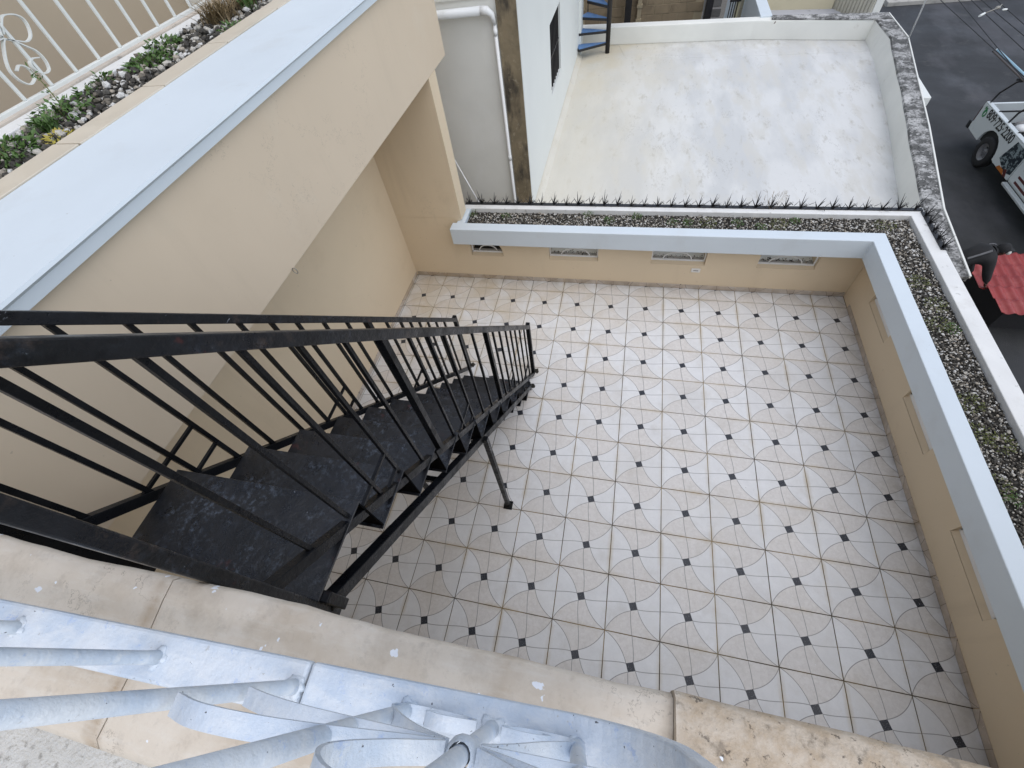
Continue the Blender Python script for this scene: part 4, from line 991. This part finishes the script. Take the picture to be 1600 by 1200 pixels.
# ================================================================== SMALL THINGS ON THE WALLS
so = empty('wall_socket', (0.347, YB, 0.316), 0, 'small white electrical socket on the beige wall below the third low window', 'socket')
MB().box(-0.055, 0.055, -0.012, 0, -0.03, 0.03).build('plate', M['plug'], so, bevel=0.004)
MB().box(-0.03, 0.03, -0.0145, -0.0125, -0.006, 0.006).build('slot', M['plug_dark'], so)
hk = empty('eye_hook', (XO + 0.002, 0.021, BZ + 0.004), 0, 'small metal eye hook at the lower edge of the beige beam', 'hook')
MB().tube([(0.02 + 0.016 * math.cos(a), 0, -0.004 + 0.022 * math.sin(a)) for a in [2 * math.pi * q / 14 for q in range(15)]], 0.003, 6, cap=False).build('ring', M['zinc'], hk)
MB().tube([(-0.01, 0, 0.004), (0.006, 0, 0.0)], 0.003, 6).build('shank', M['zinc'], hk)

# ================================================================== PLANTS
def grass_tuft(seed, n, h, spread, w=0.004):
    r = random.Random(seed); b = MB()
    for _ in range(n):
        a = r.uniform(0, 6.283); l = h * r.uniform(.5, 1.15); d = spread * r.uniform(.2, 1.0)
        bx, by = r.gauss(0, spread * .25), r.gauss(0, spread * .25)
        ca, sa = math.cos(a), math.sin(a); wx, wy = -sa * w, ca * w
        p = [(bx, by, 0), (bx + ca * d * .4, by + sa * d * .4, l * .65), (bx + ca * d, by + sa * d, l)]
        b.add([(p[0][0] - wx, p[0][1] - wy, 0), (p[0][0] + wx, p[0][1] + wy, 0), (p[1][0] - wx, p[1][1] - wy, p[1][2]), (p[1][0] + wx, p[1][1] + wy, p[1][2]), p[2]],
              [(0, 1, 3, 2), (2, 3, 4)])
    return b
def leafy(seed, n, h, spread, ls=0.02):
    r = random.Random(seed); b = MB()
    for _ in range(n):
        a = r.uniform(0, 6.283); d = spread * math.sqrt(r.random()); z = h * r.uniform(.12, 1.0) * (1 - .5 * (d / spread) ** 2)
        c = Vector((d * math.cos(a), d * math.sin(a), z)); q = Euler((r.uniform(-.9, .9), r.uniform(-.9, .9), a)).to_matrix()
        s = ls * r.uniform(.6, 1.3)
        v = [q @ Vector(p) * s for p in ((0, 0, 0), (.5, .28, .06), (1.1, 0, .0), (.5, -.28, .06))]
        b.add([c + k_ for k_ in v], [(0, 1, 2, 3)])
    return b
def plant(name, kind, loc, label, cat, seed, grp=None, **kw):
    p = empty(name, loc, random.uniform(0, 6), label, cat, grp)
    if kind == 'grass': grass_tuft(seed, **kw).build('blades', M['leaf'], p)
    elif kind == 'dry': grass_tuft(seed, **kw).build('blades', M['dry'], p)
    elif kind == 'leafy': leafy(seed, **kw).build('leaves', M['leaf'], p)
    elif kind == 'yellow': leafy(seed, **kw).build('leaves', M['flower'], p)
    elif kind == 'moss': leafy(seed, **kw).build('leaves', M['moss'], p)
    if kind in ('leafy', 'yellow'):
        b = MB(); r = random.Random(seed)
        for _ in range(4):
            b.tube([(0, 0, -.01), (r.uniform(-.03, .03), r.uniform(-.03, .03), kw['h'] * .7)], [.003, .0015], 4)
        b.build('stem', M['moss'], p)
    return p
PZL = TZ - 0.035
for i, (k_, x, y, lb, kw) in enumerate([
    ('leafy', -3.78, -0.16, 'green leafy weed at the near left end of the stony planter', dict(n=300, h=.09, spread=.17, ls=.034)),
    ('yellow', -3.60, 0.02, 'yellowing weed lying among the white stones at the planter edge', dict(n=60, h=.04, spread=.07, ls=.03)),
    ('grass', -3.80, 0.14, 'spiky dark green grass clump below the scroll railing', dict(n=70, h=.075, spread=.11, w=.004)),
    ('leafy', -3.86, 0.30, 'bushy green weed around the foot of the tall stalk', dict(n=260, h=.08, spread=.15, ls=.03)),
    ('leafy', -3.97, 0.60, 'small bright green seedling near the planter rim', dict(n=40, h=.06, spread=.05, ls=.035)),
    ('leafy', -4.00, 0.78, 'bright green seedling pair left of the dense green mat', dict(n=40, h=.06, spread=.05, ls=.035)),
    ('leafy', -3.84, 1.06, 'dense low green mat of weeds in the middle of the stones', dict(n=320, h=.06, spread=.15, ls=.03)),
    ('leafy', -3.97, 1.36, 'green weed patch close to the dry grass', dict(n=200, h=.06, spread=.12, ls=.028)),
    ('leafy', -3.58, 1.62, 'flat bright green weed next to the ledge tiles', dict(n=110, h=.04, spread=.09, ls=.03)),
    ('dry', -3.82, 1.86, 'straw coloured dry grass at the far end of the stony planter', dict(n=380, h=.14, spread=.22, w=.003)),
    ('dry', -3.86, 2.25, 'second clump of dry grass farthest along the stony planter', dict(n=380, h=.15, spread=.22, w=.003)),
    ('grass', -3.72, 2.10, 'thin green grass in front of the dry clump', dict(n=70, h=.10, spread=.1, w=.004)),
    ('grass', -4.02, -0.30, 'dark grass tips at the left edge beside the railing foot', dict(n=60, h=.16, spread=.12, w=.005))]):
    plant('weed', k_, (x, y, PZL), lb, 'plant', 20 + i, None, **kw)
# tall thin stalk in front of the scroll
p_ = empty('stalk_plant', (-3.90, 0.36, PZL), 0, 'tall thin green stalk standing in front of the white scroll', 'plant')
tip = Vector((-0.20, 0.14, 0.18))
MB().tube([(0, 0, 0), tip * .5 + Vector((0.01, 0, .02)), tip], [.004, .003, .002], 5).build('stem', M['moss'], p_)
b = MB(); r = random.Random(9)
for q in range(34):
    t = 0.25 + 0.75 * (q / 34); c = tip * t + Vector((r.gauss(0, .008), r.gauss(0, .008), r.gauss(0, .01)))
    R3 = Euler((r.uniform(-1, 1), r.uniform(-1, 1), r.uniform(0, 6.3))).to_matrix(); s = .030 * (1.2 if t > .9 else .7)
    b.add([c + R3 @ Vector(v) * s for v in ((0, 0, 0), (.5, .22, .05), (1, 0, 0), (.5, -.22, .05))], [(0, 1, 2, 3)])
b.build('leaves', M['leaf'], p_)
# small weeds among the pebbles of the L planter
WD = [(-2.60, 3.12, 'leafy', 'green weed in the left corner of the pebble planter'), (-2.13, 3.08, 'leafy', 'round green weed near the left end of the pebble planter'),
      (-1.07, 3.15, 'leafy', 'green sprig on the pebbles left of the middle of the spikes'), (-0.80, 3.03, 'leafy', 'lower green sprig right of the first sprig'),
      (-0.47, 3.12, 'leafy', 'flat green weed above the second low window'), (-0.05, 3.02, 'leafy', 'small weed above the gap between second and third window'),
      (0.12, 3.02, 'leafy', 'small weed above the third window, left one'), (0.36, 3.04, 'moss', 'mossy weed above the third low window'),
      (0.68, 3.03, 'leafy', 'small weed right of the third low window'), (0.93, 2.98, 'leafy', 'weed near the rim between third and fourth window'),
      (1.12, 3.04, 'moss', 'pale weed tuft below the dry stalks'), (1.30, 3.08, 'leafy', 'weed right of the dry stalks'),
      (2.20, 3.06, 'moss', 'round moss cushion in the planter corner'), (2.27, 2.15, 'moss', 'yellowish moss patch just round the planter corner'),
      (2.33, 1.84, 'moss', 'moss patch opposite the red sheets'), (2.27, 1.58, 'moss', 'small moss tuft in the street side planter, inner side'),
      (2.36, 1.53, 'leafy', 'yellow green weed beside the small moss tuft'), (2.24, 0.72, 'moss', 'dull moss patch midway along the street planter'),
      (2.20, 0.42, 'moss', 'moss at the inner rim of the street planter'), (2.33, 0.36, 'moss', 'moss by the outer rim of the street planter'),
      (2.25, -0.10, 'leafy', 'bright green weed nearest along the street planter'), (2.18, -0.02, 'moss', 'moss beside the nearest bright weed')]
for i, (x, y, k_, lb) in enumerate(WD):
    plant('weed', k_, (x, y, SZ + 0.012), lb, 'plant', 60 + i, None, n=150 if k_ == 'moss' else 80, h=.026 if k_ == 'moss' else .045, spread=.095 if k_ == 'moss' else .06, ls=.016)
p_ = empty('dry_stalks', (1.05, 3.22, SZ), 0, 'thin dry flower stalks leaning over the spikes', 'plant')
b = MB(); r = random.Random(4)
for q in range(16):
    a = r.uniform(-.22, .30); hgt = r.uniform(.10, .24)
    t_ = Vector((a * hgt * 3.2, 0.12 + r.uniform(-.02, .06), hgt)); b.tube([(r.uniform(-.03, .03), 0, 0), t_ * .6, t_], [.0014, .001, .0008], 4)
    for _ in range(3):
        c = t_ + Vector((r.gauss(0, .02), r.gauss(0, .015), r.gauss(0, .02))); b.tube([t_ * .9, c], [.0008, .0012], 4)
b.build('stalks', M['dry'], p_)

# ================================================================== STREET
# pickup truck seen from above, front towards -Y, side facing -X at x = 8.05
tk = empty('pickup_truck', (8.05, 11.25, GZ), 0, 'white pickup truck with a phone number on its side and a black ladder rack', 'pickup truck')
# local: x inwards (0..1.75), y forward = negative ; z up
def side(x0, x1):
    """body side panel with wheel arch, extruded in x"""
    poly = [(1.06, 0.42), (1.10, 0.55), (1.06, 0.62), (1.07, 1.03), (-1.30, 1.03), (-1.36, 0.98), (-1.36, 0.38), (-0.55, 0.38)]
    arc = [(-0.47 * math.cos(t), 0.40 + 0.40 * math.sin(t)) for t in [k_ * math.pi / 10 for k_ in range(11)]]
    pts = poly[:-1] + [(-0.56, 0.38)] + arc + [(0.52, 0.40)]
    return MB().prism([(x0, y, z) for y, z in pts], (x1 - x0, 0, 0))
side(0, 0.06).build('bed_side', M['white_truck'], tk, bevel=0.008)
side(1.69, 1.75).build('bed_side', M['white_truck'], tk, bevel=0.008)
MB().box(0.0, 0.10, -1.30, 1.06, 1.031, 1.06).build('bed_rail', M['white_truck'], tk, bevel=0.008)
MB().box(1.65, 1.75, -1.30, 1.06, 1.031, 1.06).build('bed_rail', M['white_truck'], tk, bevel=0.008)
MB().box(0.065, 1.685, 1.0, 1.06, 0.5, 1.03).build('tailgate', M['white_truck'], tk, bevel=0.008)
MB().box(0.065, 1.685, -1.28, 0.99, 0.52, 0.56).build('bed_floor', M['truck_dark'], tk)
MB().box(0.065, 1.685, -1.34, -1.285, 0.4, 1.05).build('bed_front', M['truck_dark'], tk)
MB().box(0.062, 0.085, -1.28, 0.99, 0.565, 1.03).build('bed_liner', M['truck_dark'], tk)
MB().box(-0.02, 1.77, 1.08, 1.20, 0.40, 0.58).build('rear_bumper', M['truck_dark'], tk, bevel=0.02)
MB().box(-0.006, 0.05, 1.06, 1.085, 0.60, 0.95).build('taillight', M['taillight'], tk, bevel=0.004)
cab = MB().prism([(0.02, -1.365, 0.36), (0.02, -1.365, 1.02), (0.14, -1.45, 1.52), (0.14, -2.35, 1.56), (0.05, -2.95, 1.06), (0.03, -3.95, 0.98), (0.03, -4.15, 0.75), (0.03, -4.15, 0.40), (0.02, -3.85, 0.40), (0.02, -2.85, 0.36)], (1.69, 0, 0))
cab.build('cab', M['white_truck'], tk, bevel=0.03)
dr = MB().box(-0.012, 0.02, -2.45, -1.40, 0.44, 1.02).build('door', M['white_truck'], tk, bevel=0.008)
MB().box(-0.035, -0.013, -1.62, -1.50, 0.88, 0.92).build('handle', M['black_mark'], dr, bevel=0.004)
MB().prism([(0.085, -1.50, 1.06), (0.17, -1.52, 1.46), (0.17, -2.25, 1.48), (0.085, -2.55, 1.06)], (-0.075, 0, 0)).build('side_window', M['truck_glass'], tk)
MB().bar((-0.05, -1.42, 0.36), (-0.05, -2.9, 0.36), 0.10, 0.05).build('side_step', M['sill_metal'], tk, bevel=0.01)
for q_, (x, y) in enumerate(((0.10, 0.0), (1.55, 0.0), (0.10, -2.85 - .45), (1.55, -2.85 - .45))):
    w_ = empty('wheel', (x, y, 0.34)); w_.parent = tk
    MB().lathe([(0.19, -0.09), (0.30, -0.105), (0.335, -0.08), (0.34, 0.0), (0.335, 0.08), (0.30, 0.105), (0.19, 0.09)], (0, 0, 0), 28, 'x').build('tyre', M['tyre'], w_)
    rm = MB().lathe([(0.001, -0.05), (0.05, -0.055), (0.06, -0.03), (0.15, -0.045), (0.185, -0.085), (0.195, -0.085), (0.195, 0.085), (0.0, 0.08)], (0, 0, 0), 24, 'x')
    for k_ in range(6):
        a = k_ * math.pi / 3; rm.tube([(-0.055, 0.1 * math.cos(a), .1 * math.sin(a)), (-0.03, 0.1 * math.cos(a), .1 * math.sin(a))], 0.018, 6)
    rm.build('rim', M['rim'], w_)
MB().box(0.25, 1.5, -0.5, 0.5, 0.30, 0.5).build('underbody', M['truck_dark'], tk)
MB().box(0.06, 0.24, -0.52, 0.52, 0.42, 0.80).build('wheel_well', M['truck_dark'], tk)
# printed graphics: dark pattern panel, orange flash, phone number
g_ = MB().prism([(-0.003, -0.84, 1.00), (-0.003, -1.34, 0.99), (-0.003, -1.34, 0.50), (-0.003, -1.10, 0.42), (-0.003, -0.66, 0.55)], (0.0025, 0, 0))
def decal():
    t = NT('dark_camouflage_print'); p = t.pos()
    n = t.noise(p, 9, 4, 0.6, (1, 1, 1.6))
    return t.done(t.mix(t.ramp(n, 0.52, 0.56), (0.012, 0.02, 0.028), (0.22, 0.27, 0.28)), 0.35)
g_.build('printed_panel', decal(), tk)
MB().prism([(-0.004, -0.84, 0.46), (-0.004, -1.05, 0.46), (-0.004, -1.13, 0.381), (-0.004, -0.76, 0.381)], (0.003, 0, 0)).build('orange_flash', M['orange'], tk)
MB().prism([(-0.0045, -1.06, 0.50), (-0.0045, -1.15, 0.52), (-0.0045, -1.26, 0.381), (-0.0045, -1.14, 0.381)], (0.003, 0, 0)).build('maroon_flash', M['maroon'], tk)
def text(body, size, mat, parent, loc, sx=1.0, depth=0.0015, rx=None):
    cu = bpy.data.curves.new('lettering', 'FONT'); cu.body = body; cu.size = size; cu.align_x = 'LEFT'; cu.align_y = 'BOTTOM'; cu.extrude = depth
    cu.resolution_u = 4; cu.offset = size * 0.014
    tmp = bpy.data.objects.new('lettering', cu); COL.objects.link(tmp)
    dg = bpy.context.evaluated_depsgraph_get(); me = bpy.data.meshes.new_from_object(tmp.evaluated_get(dg))
    bpy.data.objects.remove(tmp); me.materials.clear(); me.materials.append(mat)
    o = link_mesh('lettering', me, parent)
    # text runs along -Y, up is +Z, faces -X
    o.matrix_local = Matrix.Translation(loc) @ Matrix(((0, 0, -1, 0), (-sx, 0, 0, 0), (0, 1, 0, 0), (0, 0, 0, 1)))
    return o
text('809\u00b7725\u00b72200', 0.27, M['black_mark'], tk, (-0.003, 0.72, 0.795), 0.92)
text('gles', 0.09, M['green_mark'], tk, (-0.003, 0.96, 0.93), 1.0)
b = MB()
b.prism([(-0.004, 0.85 - .075 * math.cos(a) * 1.0, 0.875 + 0.085 * math.sin(a)) for a in [2 * math.pi * q / 18 for q in range(18)]], (0.003, 0, 0))
b.build('green_roundel', M['green_mark'], tk)
b = MB(); b.prism([(-0.006, 0.87, 0.81), (-0.006, 0.82, 0.85), (-0.006, 0.815, 0.93), (-0.006, 0.85, 0.90)], (0.0015, 0, 0)); b.build('roundel_mark', M['white_truck'], tk)
for k_, (s_, z_) in enumerate(((0.20, 0.78), (0.12, 0.62), (0.12, 0.50))):
    MB().box(-0.0145, -0.0125, -1.95 - 0.1 * k_, -1.62, z_ - 0.03, z_ + (0.06 if k_ == 0 else 0.02)).build('door_print', M['black_mark'] if k_ == 0 else M['maroon'], dr)
# ladder rack
rk = MB()
for x in (0.06, 1.69):
    for y in (0.95, -0.1, -1.2):
        rk.tube([(x, y + .06, 1.05), (x, y - .02, 1.30), (x + (0.05 if x < 1 else -.05), y - .25, 1.62), (x + (0.12 if x < 1 else -.12), y - .32, 1.66)], 0.022, 8)
    rk.tube([(x + (0.12 if x < 1 else -.12), 1.0, 1.67), (x + (.12 if x < 1 else -.12), -2.4, 1.67)], 0.022, 8)
for y in (0.62, -0.42, -1.5): rk.tube([(0.02, y, 1.70), (1.73, y, 1.70)], 0.024, 8)
for y in (0.5, -0.55): rk.tube([(0.06, y, 1.06), (1.69, y, 1.06)], 0.02, 8)
rk.build('ladder_rack', M['dark_iron'], tk)
ld = empty('carried_pipe', (8.20, 12.2, GZ + 1.755), 0, 'pale blue pipe lying on the ladder rack of the pickup', 'pipe')
MB().tube([(0, 1.25, 0), (0, -4, 0)], 0.030, 10).build('pipe_body', M['pale_blue'], ld)
MB().tube([(-0.001, 1.25, 0), (0, 1.28, 0)], 0.033, 10).build('pipe_cap', M['pvc'], ld)
ld = empty('carried_pole', (8.10, 12.2, GZ + 1.745), 0, 'thin brown pole beside the pale blue pipe on the rack', 'pole')
MB().tube([(0, 1.2, 0), (0, -4, 0)], 0.018, 8).build('pole_body', M['brown_pole'], ld)
MB().tube([(0, 1.2, 0), (0, 1.22, 0)], 0.021, 8).build('pole_cap', M['dark_iron'], ld)
bg1 = empty('tool_bundle', (8.75, 11.5, GZ + 0.56), 0.3, 'bundle of white and grey sacks in the bed of the pickup', 'sack')
for k_ in range(5):
    r = random.Random(k_); b = MB(); b.lathe([(0.001, -.09), (.09, -.08), (.13, -.01), (.11, .06), (.03, .10), (.001, .10)], (r.uniform(-.2, .2), r.uniform(-.35, .35), .10 + .10 * (k_ // 3)), 10)
    b.build('sack', M['pvc'] if k_ % 2 else M['grey_step'], bg1)

# red roof sheets on the street
rs = empty('roof_sheets', (6.2, 6.2, GZ), 0, 'stack of red tile-effect roofing sheets lying beside the pavement', 'roofing sheets')
def red_sheet(x0, x1, y0, y1, z0, nm):
    b = MB(); nx, ny = int((x1 - x0) / 0.021), 28; vs = []; fs = []
    for j in range(ny + 1):
        y = y1 + (y0 - y1) * j / ny; step = (j / ny * (y1 - y0) / 0.36); fr = step - math.floor(step)
        for i in range(nx + 1):
            x = x0 + (x1 - x0) * i / nx; ph = (x - x0) / 0.19
            vs.append((x, y, z0 + 0.024 * math.cos(2 * math.pi * ph) * (1 if math.cos(2 * math.pi * ph) > 0 else .6) + 0.024 * (1 - fr)))
    for j in range(ny):
        for i in range(nx): fs.append((j * (nx + 1) + i, j * (nx + 1) + i + 1, (j + 1) * (nx + 1) + i + 1, (j + 1) * (nx + 1) + i))
    b.add(vs, fs, 0, True); o = b.build(nm, M['red_roof'], rs, loc=(-6.2, -6.2, -GZ))
    md = o.modifiers.new('thickness', 'SOLIDIFY'); md.thickness = 0.004
    return o
red_sheet(6.20, 8.1, 6.03, 7.10, GZ + 0.44, 'sheet')
red_sheet(6.31, 8.2, 5.33, 6.06, GZ + 0.46, 'sheet')
MB().box(0.25, 1.9, -0.75, 0.8, 0.001, 0.39).build('pallet', M['dark_iron'], rs)

# person bending over the sheets
pe = empty('person', (5.66, 6.25, GZ), 0, 'person in black clothes, cap and white face mask bending over the red sheets', 'person')
def skin(name, mat, verts, edges, root=0, sub=2):
    me = bpy.data.meshes.new(name); me.from_pydata([v[0] for v in verts], edges, []); me.materials.append(mat)
    o = link_mesh(name, me, pe)
    md = o.modifiers.new('skin', 'SKIN'); md.use_smooth_shade = True
    for i, v in enumerate(verts):
        sv = me.skin_vertices[0].data[i]; sv.radius = (v[1], v[2] if len(v) > 2 else v[1]); sv.use_root = (i == root)
    ss_ = o.modifiers.new('smooth', 'SUBSURF'); ss_.levels = sub; ss_.render_levels = sub
    return o
# local frame: origin at the feet, x forwards (towards the sheets)
V = [((-0.03, 0, 0.93), .15, .13),                       # 0 pelvis
     ((0.14, 0.02, 1.02), .15, .13), ((0.33, 0.04, 1.09), .165, .14), ((0.40, 0.045, 1.11), .12, .11),   # spine, chest, upper chest
     ((0.485, 0.055, 1.10), .062, .062), ((0.53, 0.06, 1.10), .06, .06),       # neck
     ((-0.02, 0.11, 0.86), .095), ((0.10, 0.13, 0.50), .075), ((0.0, 0.13, 0.11), .052), ((0.05, 0.135, 0.05), .048), ((0.17, 0.14, 0.035), .042),
     ((-0.02, -0.11, 0.86), .095), ((0.12, -0.13, 0.50), .075), ((0.02, -0.13, 0.11), .052), ((0.07, -0.135, 0.05), .048), ((0.19, -0.14, 0.035), .042),
     ((0.36, 0.20, 1.06), .095), ((0.33, 0.20, 0.80), .078), ((0.41, 0.05, 0.58), .050),
     ((0.37, -0.14, 1.05), .095), ((0.46, -0.20, 0.80), .080), ((0.59, -0.20, 0.58), .052)]
Ed = [(0, 1), (1, 2), (2, 3), (3, 4), (4, 5), (0, 6), (6, 7), (7, 8), (8, 9), (9, 10), (0, 11), (11, 12), (12, 13), (13, 14), (14, 15), (2, 16), (16, 17), (17, 18), (2, 19), (19, 20), (20, 21)]
skin('body', M['cloth_black'], V, Ed)
def ball(c, rx, ry, rz, rot=(0, 0, 0)):
    b = MB(); bm = bmesh.new(); bmesh.ops.create_uvsphere(bm, u_segments=20, v_segments=14, radius=1.0)
    q = Euler(rot).to_matrix(); b.add([Vector(c) + q @ Vector((v.co.x * rx, v.co.y * ry, v.co.z * rz)) for v in bm.verts], [tuple(v.index for v in f.verts) for f in bm.faces], 0, True); bm.free(); return b
HC = Vector((0.575, 0.065, 1.125))
hd = ball(HC, .098, .080, .118, (0, 0.5, 0))
hd.build('head', M['skin'], pe)
ball(HC + Vector((-.005, 0, .028)), .108, .090, .106, (0, 0.5, 0)).build('cap', M['cloth_black'], pe)
MB().prism([(HC.x + .07, HC.y - .07, HC.z + .035), (HC.x + .17, HC.y - .05, HC.z + .005), (HC.x + .17, HC.y + .05, HC.z + .005), (HC.x + .07, HC.y + .07, HC.z + .035)], (0, 0, .008)).build('cap_peak', M['cloth_black'], pe)
ball(HC + Vector((.088, -.030, -.025)), .040, .055, .045, (0, 0.3, 0)).build('face_mask', M['mask'], pe)
for s_ in (-1, 1):
    ball(HC + Vector((.092, .030 * s_, .0)), .010, .012, .009).build('eye', M['mask'], pe)
    ball(HC + Vector((-.01, .080 * s_, -.01)), .020, .010, .030).build('ear', M['skin'], pe)
ball(HC + Vector((.105, 0, -.018)), .018, .014, .020).build('nose', M['skin'], pe)
for (hx, hy, hz) in ((0.41, 0.05, 0.56), (0.59, -0.20, 0.56)):
    vv = [((hx, hy, hz + .02), .030, .022), ((hx + .02, hy, hz - .05), .036, .018)]; ee = [(0, 1)]
    for k_ in range(4):
        o_ = (k_ - 1.5) * .019; b0 = len(vv); L_ = (.8, 1.0, .95, .75)[k_]
        vv += [((hx + .035, hy + o_, hz - .075), .0095), ((hx + .035 + .03 * L_, hy + o_, hz - .095), .009), ((hx + .035 + .045 * L_, hy + o_, hz - .12), .008)]
        ee += [(1, b0), (b0, b0 + 1), (b0 + 1, b0 + 2)]
    b0 = len(vv); vv += [((hx + .03, hy + .04, hz - .03), .011), ((hx + .055, hy + .045, hz - .06), .010)]; ee += [(0, b0), (b0, b0 + 1)]
    skin('hand', M['skin'], vv, ee, 0, 1)
MB().strip([(0.02, -0.118, 1.05), (0.16, -0.115, 1.14), (0.30, -0.10, 1.225)], (0, 1, 0.5), 0.035, 0.006).build('jacket_stripe', M['cloth_grey'], pe)
MB().strip([(0.28, 0.05, 1.255), (0.36, 0.07, 1.25), (0.42, 0.08, 1.225)], (0, 1, 0), 0.02, 0.005).build('jacket_piping', M['cloth_grey'], pe)

# wires over the street
WR_ = [((3.817, 7.69), (3.84, 5.86)), ((4.004, 7.56), (3.90, 6.2)), ((4.163, 7.28), (4.133, 5.97)), ((4.30, 7.45), (4.30, 6.3)), ((4.471, 7.59), (4.446, 6.81))]
lbw = ['leftmost dark overhead wire above the street', 'second dark overhead wire from the left above the street', 'middle dark overhead wire above the street', 'fourth dark overhead wire from the left above the street', 'rightmost dark overhead wire above the street']
for (p, q), lb in zip(WR_, lbw):
    d = Vector((q[0] - p[0], q[1] - p[1], 0)).normalized(); c = Vector((p[0], p[1], 1.5))
    tag(MB().tube([c - d * 30 + Vector((0, 0, .6)), c - d * 12 + Vector((0, 0, .12)), c, c + d * 2.5, c + d * 14 + Vector((0, 0, .3))], 0.005, 5).build('overhead_wire', M['wire']), lb, 'wire', 'overhead wires crossing the street')
sc_ = empty('wire_connector', (4.24, 7.36, 1.5), 0, 'small white cable connector hanging by the overhead wires', 'connector')  # white cable junction hung on the wires
MB().tube([(-0.17, -0.14, 0), (-0.09, -0.07, 0.005)], [.014, .016], 8).build('connector_tube', M['white'], sc_)
MB().tube([(-0.09, -0.07, 0.005), (0.14, 0.10, 0.015), (0.20, 0.19, 0.02)], 0.006, 6).build('arm', M['zinc'], sc_)
ball((0.13, 0.11, 0.01), .03, .025, .02).build('clamp', M['zinc'], sc_)
ball((0.20, 0.05, 0.0), .035, .02, .012).build('insulator', M['white'], sc_)
cd = (Vector((3.639, 8.029, 1.5)) - Vector((4.085, 8.96, 0.71)))
tag(MB().tube([Vector((4.085, 8.96, 0.71)), Vector((4.085, 8.96, .71)) + cd * .5 + Vector((0, 0, -.01)), Vector((4.085, 8.96, .71)) + cd * 3.5], 0.011, 6).build('service_cable', M['white_cable']), 'white service cable rising from the mouldy parapet corner', 'cable')
